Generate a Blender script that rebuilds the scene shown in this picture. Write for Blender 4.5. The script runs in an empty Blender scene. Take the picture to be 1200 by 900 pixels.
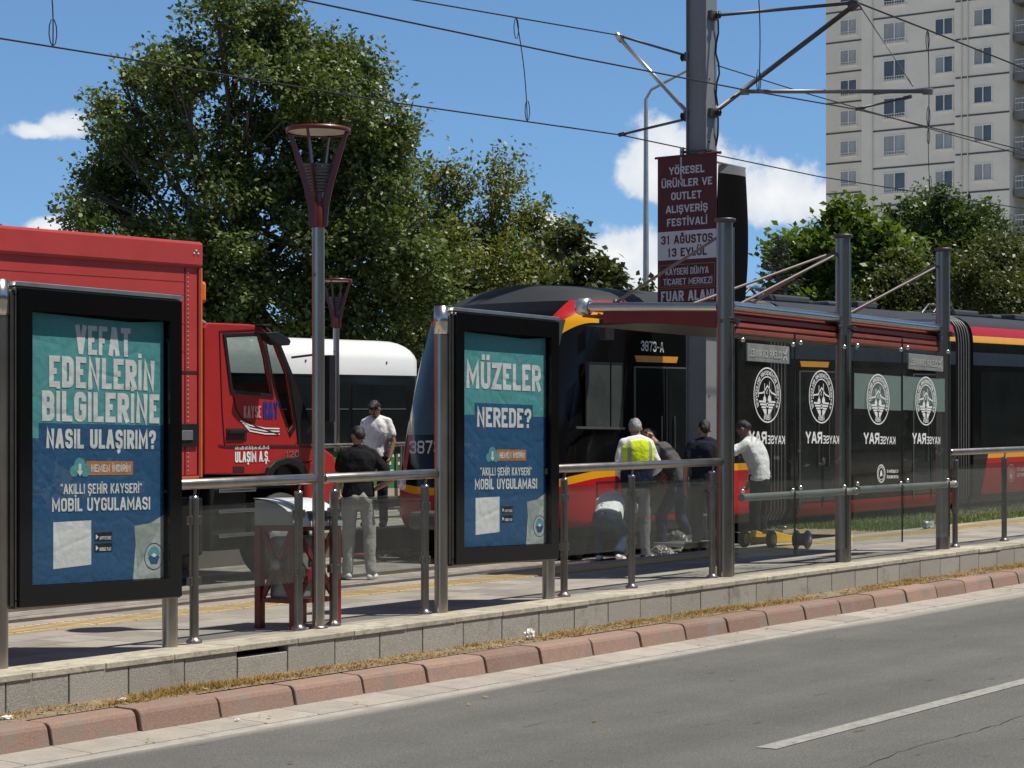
import bpy, bmesh, math, random
from mathutils import Vector, Matrix, noise
from mathutils.geometry import tessellate_polygon
import numpy as np
random.seed(7); np.random.seed(7)
SC = bpy.context.scene
COL = SC.collection
R = math.radians

# ------------------------------------------------------------------ camera
# world axes: x along the tram street (uphill), y across it away from the camera, z up
FPX, HOR = 2600.0, 545.0            # focal length in 1200-px pixels, row of the true horizon
ALPHA = R(54.57); SA, CA = math.sin(ALPHA), math.cos(ALPHA)
G = 0.0222                          # the street climbs 2.2 %
EYE = 1.4415
ROAD, BED, FARP = -0.375, -0.22, 0.10   # heights relative to the near platform
cam = bpy.data.cameras.new('camera')
cam.sensor_width = 36; cam.lens = FPX / 1200 * 36
cam.shift_y = (HOR - 450) / 1200
cam.clip_start = 0.1; cam.clip_end = 6000
cam_o = bpy.data.objects.new('camera', cam); COL.objects.link(cam_o)
cam_o.location = (0, 0, EYE); cam_o.rotation_euler = (R(90), 0, -ALPHA)
SC.camera = cam_o

# ------------------------------------------------------------------ light
SUN = Vector((0.22, -0.39, 1.0)).normalized()
sl = bpy.data.lights.new('sun', 'SUN'); sl.energy = 5.0; sl.angle = R(0.5); sl.color = (1, 0.94, 0.845)
so = bpy.data.objects.new('sun', sl); COL.objects.link(so)
so.rotation_euler = SUN.to_track_quat('Z', 'Y').to_euler()
SC.view_settings.view_transform = 'Standard'; SC.view_settings.look = 'None'
SC.view_settings.exposure = 0.15; SC.view_settings.gamma = 1; SC.view_settings.use_curve_mapping = False
SC.cycles.max_bounces = 8; SC.cycles.transparent_max_bounces = 24

def az_el(px, py):
    u, v = (px - 600) / FPX, (HOR - py) / FPX
    d = Vector((SA + u * CA, CA - u * SA, v))
    return math.atan2(d.x, d.y), math.atan2(d.z, math.hypot(d.x, d.y))

W = bpy.data.worlds.new('World'); SC.world = W; W.use_nodes = True
nt = W.node_tree; nt.nodes.clear()
def N(tp, tree=None, **kw):
    n = (tree or nt).nodes.new(tp)
    for k, v in kw.items(): setattr(n, k, v)
    return n
def mth(tree, op, a, b=None, c=None, clamp=False):
    n = tree.nodes.new('ShaderNodeMath'); n.operation = op; n.use_clamp = clamp
    for i, x in enumerate((a, b, c)):
        if x is None: continue
        if hasattr(x, 'is_linked'): tree.links.new(x, n.inputs[i])
        else: n.inputs[i].default_value = x
    return n.outputs[0]
L = nt.links.new
out = N('ShaderNodeOutputWorld'); bg = N('ShaderNodeBackground'); bg.inputs[1].default_value = 0.113
sky = N('ShaderNodeTexSky', sky_type='NISHITA', sun_disc=False)
sky.sun_elevation = math.asin(SUN.z); sky.sun_rotation = math.atan2(SUN.x, SUN.y)
sky.air_density = 1.0; sky.dust_density = 0.0; sky.ozone_density = 2.5; sky.altitude = 1050
tc = N('ShaderNodeTexCoord'); sep = N('ShaderNodeSeparateXYZ'); L(tc.outputs['Generated'], sep.inputs[0])
# clear high-altitude air: the pale band at the horizon is thin, so sample a little higher up
up = mth(nt, 'MULTIPLY_ADD', sep.outputs[2], 1.0, 0.08)
cmb = N('ShaderNodeCombineXYZ'); L(sep.outputs[0], cmb.inputs[0]); L(sep.outputs[1], cmb.inputs[1]); L(up, cmb.inputs[2])
nrm = N('ShaderNodeVectorMath', operation='NORMALIZE'); L(cmb.outputs[0], nrm.inputs[0]); L(nrm.outputs[0], sky.inputs[0])
AZ = mth(nt, 'ARCTAN2', sep.outputs[0], sep.outputs[1]); EL = mth(nt, 'ARCSINE', sep.outputs[2])
ns = N('ShaderNodeTexNoise'); ns.inputs['Scale'].default_value = 34; ns.inputs['Detail'].default_value = 9; ns.inputs['Roughness'].default_value = 0.6
L(tc.outputs['Generated'], ns.inputs[0])
ns2 = N('ShaderNodeTexNoise'); ns2.inputs['Scale'].default_value = 90; ns2.inputs['Detail'].default_value = 6
L(tc.outputs['Generated'], ns2.inputs[0])
acc = None
CLOUDS = [(72, 150, 44, 30), (45, 155, 36, 16), (768, 200, 48, 58), (825, 205, 80, 56), (905, 230, 85, 54), (985, 238, 80, 36), (735, 300, 80, 42), (690, 318, 60, 30),
          (770, 325, 60, 40), (637, 262, 30, 18), (452, 172, 22, 16), (60, 266, 34, 16), (1120, 300, 200, 30), (-200, 220, 120, 30), (1500, 150, 150, 60), (300, 330, 120, 20)]
for (px, py, rx, ry) in CLOUDS:
    a0, e0 = az_el(px, py)
    da = mth(nt, 'MULTIPLY', mth(nt, 'SUBTRACT', AZ, a0), FPX / rx)
    de = mth(nt, 'MULTIPLY', mth(nt, 'SUBTRACT', EL, e0), FPX / ry)
    de = mth(nt, 'MULTIPLY', de, mth(nt, 'MULTIPLY_ADD', mth(nt, 'LESS_THAN', de, 0.0), 0.5, 1.0))
    d = mth(nt, 'SQRT', mth(nt, 'ADD', mth(nt, 'MULTIPLY', da, da), mth(nt, 'MULTIPLY', de, de)))
    f = mth(nt, 'SUBTRACT', 1.0, d)
    acc = f if acc is None else mth(nt, 'MAXIMUM', acc, f)
dens = mth(nt, 'ADD', acc, mth(nt, 'MULTIPLY', mth(nt, 'SUBTRACT', ns.outputs[0], 0.50), 2.2))
mask = N('ShaderNodeMapRange', interpolation_type='SMOOTHSTEP'); mask.inputs[1].default_value = 0.0; mask.inputs[2].default_value = 0.42; L(dens, mask.inputs[0])
shade = N('ShaderNodeMapRange'); shade.inputs[1].default_value = 0.2; shade.inputs[2].default_value = 1.0
L(mth(nt, 'ADD', mth(nt, 'MULTIPLY', dens, 0.55), mth(nt, 'MULTIPLY', ns2.outputs[0], 0.5)), shade.inputs[0])
ccol = N('ShaderNodeMix', data_type='RGBA'); ccol.inputs[6].default_value = (5.0, 5.6, 6.4, 1); ccol.inputs[7].default_value = (7.9, 7.9, 7.9, 1)
L(shade.outputs[0], ccol.inputs[0])
tint = N('ShaderNodeMix', data_type='RGBA', blend_type='MULTIPLY'); tint.inputs[0].default_value = 1; tint.inputs[7].default_value = (0.80, 0.99, 1.08, 1)
L(sky.outputs[0], tint.inputs[6])
# overhead the sky is dimmed and greyed to weaken its blue fill in shadows
hi = N('ShaderNodeMapRange', interpolation_type='SMOOTHSTEP'); hi.inputs[1].default_value = 0.28; hi.inputs[2].default_value = 0.65; L(EL, hi.inputs[0])
bw = N('ShaderNodeRGBToBW'); L(tint.outputs[2], bw.inputs[0])
gv = N('ShaderNodeCombineXYZ'); [L(mth(nt, 'MULTIPLY', bw.outputs[0], 0.62), gv.inputs[i]) for i in range(3)]
sky_dim = N('ShaderNodeMix', data_type='RGBA'); L(mth(nt, 'MULTIPLY', hi.outputs[0], 0.72), sky_dim.inputs[0]); L(tint.outputs[2], sky_dim.inputs[6]); L(gv.outputs[0], sky_dim.inputs[7])
mx = N('ShaderNodeMix', data_type='RGBA'); L(mask.outputs[0], mx.inputs[0]); L(sky_dim.outputs[2], mx.inputs[6]); L(ccol.outputs[2], mx.inputs[7])
L(mx.outputs[2], bg.inputs[0]); L(bg.outputs[0], out.inputs[0])

# ------------------------------------------------------------------ measuring helpers
def at(px, py, t):
    """point of the photograph's pixel on the vertical plane y = t"""
    u = (px - 600) / FPX
    Z = t / (CA - u * SA)
    return Vector((Z * (SA + u * CA), t, EYE + (HOR - py) / FPX * Z))
def rel(px, py, t):
    p = at(px, py, t); return p.x, p.z - G * p.x
def S(px, t): return at(px, 0, t).x
def onlvl(px, py, lvl):
    """point of the pixel on the sloping street plane at height lvl"""
    u = (px - 600) / FPX
    Z = (EYE - lvl) / (G * (SA + u * CA) + (py - HOR) / FPX)
    return Vector((Z * (SA + u * CA), Z * (CA - u * SA), lvl + G * Z * (SA + u * CA)))
def atZ(px, py, Z):
    u = (px - 600) / FPX
    return Vector((Z * (SA + u * CA), Z * (CA - u * SA), EYE + (HOR - py) / FPX * Z))
def gz(x, lvl=0.0): return G * x + lvl

# ------------------------------------------------------------------ materials
MATS = {}
def newmat(name):
    m = bpy.data.materials.new(name); m.use_nodes = True
    t = m.node_tree; b = t.nodes['Principled BSDF']
    return m, t, b
def mat(name, col, rough=0.5, metal=0.0, var=0.12, vs=4.0, bump=0.0, bs=60.0, spec=0.5, coat=0.0, island=0.0, stretch=None, dirt=None, alpha=None):
    if name in MATS: return MATS[name]
    m, t, b = newmat(name); l = t.links.new
    tc = t.nodes.new('ShaderNodeTexCoord'); mp = t.nodes.new('ShaderNodeMapping')
    if stretch: mp.inputs['Scale'].default_value = stretch
    l(tc.outputs['Object'], mp.inputs[0])
    nz = t.nodes.new('ShaderNodeTexNoise'); nz.inputs['Scale'].default_value = vs; nz.inputs['Detail'].default_value = 7; nz.inputs['Roughness'].default_value = 0.65
    l(mp.outputs[0], nz.inputs[0])
    mr = t.nodes.new('ShaderNodeMapRange'); mr.inputs[1].default_value = 0.25; mr.inputs[2].default_value = 0.75
    mr.inputs[3].default_value = 1 - var; mr.inputs[4].default_value = 1 + var
    l(nz.outputs[0], mr.inputs[0]); f = mr.outputs[0]
    if island:
        gi = t.nodes.new('ShaderNodeNewGeometry')
        f = mth(t, 'MULTIPLY', f, mth(t, 'MULTIPLY_ADD', gi.outputs['Random Per Island'], 2 * island, 1 - island))
    vm = t.nodes.new('ShaderNodeVectorMath'); vm.operation = 'SCALE'; vm.inputs[0].default_value = col[:3]; l(f, vm.inputs['Scale'])
    c = vm.outputs[0]
    if dirt:                                    # (colour, scale, threshold)
        n2 = t.nodes.new('ShaderNodeTexNoise'); n2.inputs['Scale'].default_value = dirt[1]; n2.inputs['Detail'].default_value = 9; n2.inputs['Roughness'].default_value = 0.7
        l(mp.outputs[0], n2.inputs[0])
        r2 = t.nodes.new('ShaderNodeMapRange'); r2.inputs[1].default_value = dirt[2]; r2.inputs[2].default_value = dirt[2] + 0.14; l(n2.outputs[0], r2.inputs[0])
        mxx = t.nodes.new('ShaderNodeMix'); mxx.data_type = 'RGBA'; l(r2.outputs[0], mxx.inputs[0]); l(c, mxx.inputs[6]); mxx.inputs[7].default_value = (*dirt[0], 1)
        c = mxx.outputs[2]
    l(c, b.inputs['Base Color'])
    rr = t.nodes.new('ShaderNodeMapRange'); rr.inputs[3].default_value = max(0.02, rough - 0.08); rr.inputs[4].default_value = min(1, rough + 0.08)
    l(nz.outputs[0], rr.inputs[0]); l(rr.outputs[0], b.inputs['Roughness'])
    b.inputs['Metallic'].default_value = metal; b.inputs['Specular IOR Level'].default_value = spec; b.inputs['Coat Weight'].default_value = coat
    b.inputs['Coat Roughness'].default_value = 0.08
    if bump:
        nb = t.nodes.new('ShaderNodeTexNoise'); nb.inputs['Scale'].default_value = bs; nb.inputs['Detail'].default_value = 6
        l(mp.outputs[0], nb.inputs[0])
        bp = t.nodes.new('ShaderNodeBump'); bp.inputs['Strength'].default_value = bump; bp.inputs['Distance'].default_value = 0.02
        l(nb.outputs[0], bp.inputs['Height']); l(bp.outputs[0], b.inputs['Normal'])
    MATS[name] = m; return m

def glassmat(name, tint=(0.80, 0.84, 0.83), refl=1.0, rough=0.01, haze=0.0):
    m, t, b = newmat(name); t.nodes.remove(b); l = t.links.new
    o = t.nodes['Material Output']; tr = t.nodes.new('ShaderNodeBsdfTransparent'); tr.inputs[0].default_value = (*tint, 1)
    gl = t.nodes.new('ShaderNodeBsdfGlossy'); gl.inputs[0].default_value = (1, 1, 1, 1); gl.inputs[1].default_value = rough
    lw = t.nodes.new('ShaderNodeLayerWeight'); lw.inputs[0].default_value = 0.5      # facing = 1 - |cos|, Schlick reflectance
    f = mth(t, 'MULTIPLY', mth(t, 'MULTIPLY_ADD', mth(t, 'POWER', lw.outputs['Facing'], 5.0), 0.96, 0.04), refl)
    mx = t.nodes.new('ShaderNodeMixShader'); l(f, mx.inputs[0]); l(tr.outputs[0], mx.inputs[1]); l(gl.outputs[0], mx.inputs[2])
    s = mx.outputs[0]
    if haze:                                     # dust film on the pane
        df = t.nodes.new('ShaderNodeBsdfDiffuse'); df.inputs[0].default_value = (0.5, 0.49, 0.46, 1)
        tc = t.nodes.new('ShaderNodeTexCoord'); nz = t.nodes.new('ShaderNodeTexNoise'); nz.inputs['Scale'].default_value = 3; nz.inputs['Detail'].default_value = 8
        l(tc.outputs['Object'], nz.inputs[0])
        m2 = t.nodes.new('ShaderNodeMixShader'); l(mth(t, 'MULTIPLY', nz.outputs[0], haze * 2), m2.inputs[0]); l(s, m2.inputs[1]); l(df.outputs[0], m2.inputs[2]); s = m2.outputs[0]
    l(s, o.inputs[0]); MATS[name] = m; return m

def leafmat(name, cols, trans=0.35, rough=0.42):
    m, t, b = newmat(name); l = t.links.new; t.nodes.remove(b); o = t.nodes['Material Output']
    gi = t.nodes.new('ShaderNodeNewGeometry'); cr = t.nodes.new('ShaderNodeValToRGB'); l(gi.outputs['Random Per Island'], cr.inputs[0])
    e = cr.color_ramp.elements
    while len(e) < len(cols): e.new(0.5)
    for i, c in enumerate(cols): e[i].position = i / (len(cols) - 1); e[i].color = (*c, 1)
    pb = t.nodes.new('ShaderNodeBsdfPrincipled'); l(cr.outputs[0], pb.inputs['Base Color']); pb.inputs['Roughness'].default_value = rough; pb.inputs['Specular IOR Level'].default_value = 0.45
    tl = t.nodes.new('ShaderNodeBsdfTranslucent')
    vm = t.nodes.new('ShaderNodeVectorMath'); vm.operation = 'MULTIPLY'; l(cr.outputs[0], vm.inputs[0]); vm.inputs[1].default_value = (1.5, 1.6, 0.5); l(vm.outputs[0], tl.inputs[0])
    mx = t.nodes.new('ShaderNodeMixShader'); mx.inputs[0].default_value = trans; l(pb.outputs[0], mx.inputs[1]); l(tl.outputs[0], mx.inputs[2]); l(mx.outputs[0], o.inputs[0])
    MATS[name] = m; return m

steel = mat('brushed_steel', (0.43, 0.385, 0.335), 0.33, 1.0, 0.12, 6, stretch=(1, 1, 0.25))
steel_d = mat('dark_steel', (0.24, 0.22, 0.195), 0.38, 1.0, 0.15, 5)
galv = mat('galvanised', (0.42, 0.43, 0.43), 0.55, 0.75, 0.15, 3)
alu = mat('aluminium', (0.6, 0.6, 0.59), 0.35, 0.95, 0.1, 5)
chrome = mat('bright_steel', (0.62, 0.60, 0.57), 0.24, 1.0, 0.06, 5)
black = mat('black_plastic', (0.012, 0.012, 0.013), 0.4, 0, 0.2, 6)
blackg = mat('black_gloss', (0.006, 0.006, 0.007), 0.09, 0, 0.1, 3)
rubber = mat('black_rubber', (0.018, 0.018, 0.018), 0.75, 0, 0.25, 12, bump=0.2)
dkred = mat('maroon_paint', (0.17, 0.016, 0.016), 0.38, 0, 0.12, 5, coat=0.2)
shred = mat('shelter_red_paint', (0.36, 0.075, 0.055), 0.42, 0, 0.14, 3, dirt=((0.42, 0.2, 0.16), 9, 0.66))
white = mat('white_paint', (0.78, 0.78, 0.76), 0.45, 0, 0.05, 3)
glass = glassmat('clear_glass', (0.81, 0.84, 0.83), 1.0, haze=0.020)
shglass = glassmat('shelter_glass', (0.88, 0.91, 0.90), 0.6, haze=0.012)
truckglass = glassmat('vehicle_glass', (0.62, 0.66, 0.65), 1.0)

# ------------------------------------------------------------------ mesh builder
class MB:
    def __init__(s): s.v = []; s.f = []; s.mi = []; s.sm = []; s.mats = []
    def _m(s, m):
        if m not in s.mats: s.mats.append(m)
        return s.mats.index(m)
    def add(s, vs, fs, m, smooth=False, M=None):
        k = len(s.v); i = s._m(m)
        s.v += [tuple(M @ Vector(p)) if M is not None else tuple(p) for p in vs]
        for f in fs: s.f.append(tuple(k + j for j in f)); s.mi.append(i); s.sm.append(smooth)
        return s
    def box(s, x0, x1, y0, y1, z0, z1, m, M=None):
        vs = [(x, y, z) for z in (z0, z1) for y in (y0, y1) for x in (x0, x1)]
        return s.add(vs, [(0, 2, 3, 1), (4, 5, 7, 6), (0, 1, 5, 4), (2, 6, 7, 3), (0, 4, 6, 2), (1, 3, 7, 5)], m, False, M)
    def quad(s, a, b, c, d, m): return s.add([a, b, c, d], [(0, 1, 2, 3)], m)
    def tube(s, pts, r, m, n=12, cap=True, closed=False):
        pts = [Vector(p) for p in pts]; rs = r if isinstance(r, (list, tuple)) else [r] * len(pts)
        vs = []; k = len(pts); ref = None
        for i, p in enumerate(pts):
            if closed: d = pts[(i + 1) % k] - pts[i - 1]
            else: d = (pts[min(i + 1, k - 1)] - pts[max(i - 1, 0)])
            d.normalize()
            if ref is None:
                ref = Vector((0, 0, 1)) if abs(d.z) < 0.9 else Vector((1, 0, 0))
            a = (ref - d * ref.dot(d)).normalized(); ref = a; b = d.cross(a)
            vs += [p + (a * math.cos(2 * math.pi * j / n) + b * math.sin(2 * math.pi * j / n)) * rs[i] for j in range(n)]
        fs = []
        for i in range(k if closed else k - 1):
            q = (i + 1) % k
            fs += [(i * n + j, i * n + (j + 1) % n, q * n + (j + 1) % n, q * n + j) for j in range(n)]
        s.add(vs, fs, m, True)
        if cap and not closed:
            s.add(vs[:n], [tuple(range(n))[::-1]], m); s.add(vs[-n:], [tuple(range(n))], m)
        return s
    def bar(s, a, b, w, h, m):
        a, b = Vector(a), Vector(b); d = (b - a).normalized()
        rf = Vector((0, 0, 1)) if abs(d.z) < 0.95 else Vector((0, 1, 0))
        sd = d.cross(rf).normalized() * w / 2; upv = sd.cross(d).normalized() * h / 2
        vs = [p + i * sd + j * upv for p in (a, b) for j in (-1, 1) for i in (-1, 1)]
        return s.add(vs, [(0, 2, 3, 1), (4, 5, 7, 6), (0, 1, 5, 4), (2, 6, 7, 3), (0, 4, 6, 2), (1, 3, 7, 5)], m)
    def lathe(s, prof, m, c=(0, 0, 0), n=20, axis='z', smooth=True, M=None):
        vs = []
        for (r, z) in prof:
            for j in range(n):
                a = 2 * math.pi * j / n; x, y = r * math.cos(a), r * math.sin(a)
                p = (x, y, z) if axis == 'z' else ((x, z, y) if axis == 'y' else (z, x, y))
                vs.append((c[0] + p[0], c[1] + p[1], c[2] + p[2]))
        fs = [(i * n + j, i * n + (j + 1) % n, (i + 1) * n + (j + 1) % n, (i + 1) * n + j) for i in range(len(prof) - 1) for j in range(n)]
        return s.add(vs, fs, m, smooth, M)
    def plate(s, outer, holes, y0, y1, m, flip=None):
        """polygon in x,z with holes, given thickness in y"""
        loops = [outer] + list(holes); flat = [p for lp in loops for p in lp]
        tri = tessellate_polygon([[Vector((p[0], p[1], 0)) for p in lp] for lp in loops])
        n = len(flat)
        vs = [(p[0], y0, p[1]) for p in flat] + [(p[0], y1, p[1]) for p in flat]
        fs = [tuple(t) for t in tri] + [tuple(n + i for i in reversed(t)) for t in tri]; k = 0
        for lp in loops:
            q = len(lp); fs += [(k + i, k + (i + 1) % q, n + k + (i + 1) % q, n + k + i) for i in range(q)]; k += q
        return s.add(vs, fs, m)
    def prism(s, poly, y0, y1, m): return s.plate(poly, [], y0, y1, m)
    def build(s, name, parent=None, loc=None, shear=0.0, bevel=0.0, seg=2, sub=0, autosmooth=False):
        vs = [(x, y, z + shear * x) for x, y, z in s.v] if shear else s.v
        me = bpy.data.meshes.new(name); me.from_pydata(vs, [], s.f)
        for m in s.mats: me.materials.append(m)
        me.polygons.foreach_set('material_index', s.mi); me.polygons.foreach_set('use_smooth', s.sm)
        bm = bmesh.new(); bm.from_mesh(me); bmesh.ops.recalc_face_normals(bm, faces=bm.faces); bm.to_mesh(me); bm.free()
        me.update()
        return link(name, me, parent, loc, bevel, seg)
def link(name, me, parent=None, loc=None, bevel=0, seg=2):
    o = bpy.data.objects.new(name, me); COL.objects.link(o)
    if parent is not None: o.parent = parent
    if loc is not None: o.location = loc
    if bevel:
        b = o.modifiers.new('bevel', 'BEVEL'); b.width = bevel; b.segments = seg; b.limit_method = 'ANGLE'; b.angle_limit = R(40)
    return o
def tag(o, label=None, cat=None, group=None, kind=None):
    if label: o['label'] = label
    if cat: o['category'] = cat
    if group: o['group'] = group
    if kind: o['kind'] = kind
    return o
def thing(name, label, cat, loc, group=None, rz=0):
    o = bpy.data.objects.new(name, None); COL.objects.link(o); o.empty_display_size = 0.2
    o.location = loc; o.rotation_euler = (0, 0, rz); return tag(o, label, cat, group)
def copy_tree(o, parent=None):
    c = o.copy(); COL.objects.link(c)
    if parent is not None: c.parent = parent
    for ch in [x for x in o.children]: copy_tree(ch, c)
    return c

# ------------------------------------------------------------------ condensed lettering drawn as strokes
GL = {'A': ['0,0 .42,1 .58,1 1,0', '.2,.28 .8,.28'], 'B': ['0,0 0,1 1,1* 1,.53* 0,.53', '.1,.53 1,.53* 1,0* 0,0'], 'C': ['1,.68 1,1* 0,1* 0,0* 1,0* 1,.32'],
      'D': ['0,0 0,1 1,1* 1,0* 0,0'], 'E': ['1,1 0,1 0,0 1,0', '0,.52 .85,.52'], 'F': ['1,1 0,1 0,0', '0,.5 .85,.5'], 'G': ['1,.72 1,1* 0,1* 0,0* 1,0* 1,.48 .5,.48'],
      'H': ['0,0 0,1', '1,0 1,1', '0,.52 1,.52'], 'I': ['.5,0 .5,1'], 'J': ['1,1 1,0* 0,0* 0,.3'], 'K': ['0,0 0,1', '1,1 .1,.42', '.35,.55 1,0'], 'L': ['0,1 0,0 1,0'],
      'M': ['0,0 0,1 .5,.25 1,1 1,0'], 'N': ['0,0 0,1 1,0 1,1'], 'O': ['.5,1 0,1* 0,0* 1,0* 1,1* .5,1'], 'P': ['0,0 0,1 1,1* 1,.46* 0,.46'],
      'R': ['0,0 0,1 1,1* 1,.48* 0,.48', '.5,.48 1,0'], 'S': ['1,.72 1,1* 0,1* 0,.53* 1,.49* 1,0* 0,0* 0,.28'], 'T': ['0,1 1,1', '.5,1 .5,0'],
      'U': ['0,1 0,0* 1,0* 1,1'], 'V': ['0,1 .46,0 .54,0 1,1'], 'Y': ['0,1 .5,.42 1,1', '.5,.42 .5,0'], 'Z': ['0,1 1,1 0,0 1,0'], 'W': ['0,1 .25,0 .5,.8 .75,0 1,1'],
      'X': ['0,0 1,1', '0,1 1,0'], '0': ['.5,1 0,1* 0,0* 1,0* 1,1* .5,1'], '1': ['.1,.8 .6,1 .6,0'], '2': ['0,.7 0,1* 1,1* 1,.6 0,0 1,0'],
      '3': ['0,.74 0,1* 1,1* 1,.53* .35,.53', '.5,.53 1,.53* 1,0* 0,0* 0,.26'], '6': ['1,.74 1,1* 0,1* 0,0* 1,0* 1,.56* 0,.56'], '7': ['0,1 1,1 .35,0'],
      '8': ['.5,1 0,1* 0,.53* 1,.53* 1,1* .5,1', '.5,.53 0,.53* 0,0* 1,0* 1,.53*  .5,.53'], '9': ['0,.26 0,0* 1,0* 1,1* 0,1* 0,.44* 1,.44'], '4': ['.7,0 .7,1 0,.3 1,.3'], '5': ['1,1 0,1 0,.56 1,.56* 1,0* 0,0* 0,.26'],
      '-': ['0,.45 1,.45'], '.': ['.5,0 .5,.02'], '?': ['0,.7 0,1* 1,1* 1,.55* .5,.45 .5,.24', '.5,0 .5,.02'], '“': ['0,1 0,.8', '1,1 1,.8'], ' ': []}
WD = {'M': .72, 'W': .76, 'I': 0, 'A': .56, 'V': .56, 'Y': .54, '1': .3, '.': 0, '-': .3, ' ': .16, '“': .2, 'E': .42, 'F': .4, 'L': .4, 'T': .48, 'N': .52}
BASE = {'İ': ('I', 'd'), 'Ü': ('U', 'u'), 'Ö': ('O', 'u'), 'Ş': ('S', 'c'), 'Ğ': ('G', 'b'), 'Ç': ('C', 'c')}
def _fillet(pts, r):
    out_ = []
    for i, (p, fl) in enumerate(pts):
        if not fl or i in (0, len(pts) - 1): out_.append(p); continue
        a, b = pts[i - 1][0], pts[i + 1][0]; da, db = a - p, b - p
        la = da.length * (0.5 if pts[i - 1][1] else 0.98); lb = db.length * (0.5 if pts[i + 1][1] else 0.98); q = min(r, la, lb)
        p0, p1 = p + da.normalized() * q, p + db.normalized() * q
        for k in range(5):
            w = k / 4; out_.append(p0.lerp(p, w).lerp(p.lerp(p1, w), w))
    o2 = [out_[0]]
    for p in out_[1:]:
        if (p - o2[-1]).length > 1e-5: o2.append(p)
    return o2
def _strip(pts, sw):
    n = len(pts); Lp, Rp = [], []
    closed = (pts[0] - pts[-1]).length < 1e-5
    for i in range(n):
        a = pts[i - 1] if i else (pts[-2] if closed else None); b = pts[i + 1] if i < n - 1 else (pts[1] if closed else None)
        d0 = (pts[i] - a).normalized() if a is not None else None; d1 = (b - pts[i]).normalized() if b is not None else None
        if d0 is None: d0 = d1
        if d1 is None: d1 = d0
        n0, n1 = Vector((-d0.y, d0.x)), Vector((-d1.y, d1.x)); mm = n0 + n1
        mm = n0 if mm.length < 1e-4 else mm.normalized(); c = max(0.5, mm.dot(n0))
        Lp.append(pts[i] + mm * sw / 2 / c); Rp.append(pts[i] - mm * sw / 2 / c)
    return Lp, Rp
def strokes(ch):
    b, acc_ = BASE.get(ch, (ch, ''))
    if ch == '”': b = '“'
    res = []
    for st in GL.get(b, []):
        res.append([(Vector((float(q.split(',')[0]), float(q.strip('*').split(',')[1]))), q.endswith('*')) for q in st.split()])
    return b, acc_, res
def text(mb, txt, O, U, V, x0, x1, y0, y1, m, sw=0.17, off=0.002, mirror=False, xf=None):
    """lettering filling the rectangle x0..x1, y0..y1 of the plane O + U x + V y"""
    O, U, V = Vector(O), Vector(U), Vector(V); Nn = U.cross(V)
    h = y1 - y0; s_ = sw * h; gap = 0.11 * h
    ws = [WD.get(BASE.get(c, (c, ''))[0] if c != '”' else '“', .5) * h + s_ for c in txt]
    tot = sum(ws) + gap * (len(txt) - 1); k = (x1 - x0) / tot; x = 0.0; cnt = 0
    for c, w in zip(txt, ws):
        b, ac, sts = strokes(c); wk = w * k; sk = min(s_, wk * 0.42) if WD.get(b, .5) else min(s_, s_ * max(k, .7)); i0 = x * k
        polys = []
        for st in sts:
            pts = [(Vector((i0 + sk / 2 + p.x * (wk - sk), sk / 2 + p.y * (h - sk))), fl) for p, fl in st]
            if not WD.get(b, .5): pts = [(Vector((i0 + wk / 2, p.y)), fl) for p, fl in pts]
            if b == '.' or (b == '?' and len(st) == 2 and st[0][0].y == 0): pts = [(Vector((pts[0][0].x, 0)), 0), (Vector((pts[0][0].x, sk)), 0)]
            else:
                if len(st) >= 2:                       # square ends out to the cap line
                    p0, p1 = pts[0][0], pts[1][0]; e = (p0 - p1).normalized() * sk / 2
                    if (st[0][0] - st[-1][0]).length > 1e-4:
                        if (st[0][0].y in (0, 1)) if abs(e.y) > abs(e.x) * .6 else (st[0][0].x in (0, 1)): pts[0] = (p0 + e, 0)
                        q0, q1 = pts[-1][0], pts[-2][0]; e = (q0 - q1).normalized() * sk / 2
                        if (st[-1][0].y in (0, 1)) if abs(e.y) > abs(e.x) * .6 else (st[-1][0].x in (0, 1)): pts[-1] = (q0 + e, 0)
            polys.append(_fillet(pts, 0.42 * (wk - sk) + 0.1 * sk))
        cx = i0 + wk / 2
        if ac == 'd': polys.append([Vector((cx, h * 1.07)), Vector((cx, h * 1.07 + sk))])
        if ac == 'u':
            for q in (-1, 1): polys.append([Vector((cx + q * wk * .24, h * 1.07)), Vector((cx + q * wk * .24, h * 1.07 + sk))])
        if ac == 'c': polys.append([Vector((cx, 0)), Vector((cx, -h * .12)), Vector((cx - wk * .2, -h * .2))])
        if ac == 'b': polys.append(_fillet([(Vector((cx - wk * .25, h * 1.22)), 0), (Vector((cx, h * 1.04)), 1), (Vector((cx + wk * .25, h * 1.22)), 0)], h * .1))
        for pl in polys:
            if len(pl) < 2: continue
            Lp, Rp = _strip(pl, sk); cnt += 1; q = len(Lp); dz = off + (cnt % 6) * 0.00025
            def P3(p):
                X, Y = p.x, p.y
                if mirror: X = (x1 - x0) - X
                if xf: X, Y = xf(X, Y)
                else: X, Y = X + x0, Y + y0
                return O + U * X + V * Y + Nn * dz
            eps = Nn * 0.00003
            mb.add([P3(p) + eps * i for i, p in enumerate(Lp)] + [P3(p) + eps * i for i, p in enumerate(Rp)], [(i, i + 1, q + i + 1, q + i) for i in range(q - 1)], m)
        x += w + gap
def ring(mb, O, U, V, cx, cy, r0, r1, m, off=0.002, n=48, a0=0, a1=2 * math.pi):
    O, U, V = Vector(O), Vector(U), Vector(V); Nn = U.cross(V); vs = []
    for i in range(n + 1):
        a = a0 + (a1 - a0) * i / n
        for r in (r0, r1): vs.append(O + U * (cx + r * math.cos(a)) + V * (cy + r * math.sin(a)) + Nn * off)
    mb.add(vs, [(2 * i, 2 * i + 1, 2 * i + 3, 2 * i + 2) for i in range(n)], m)
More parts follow.
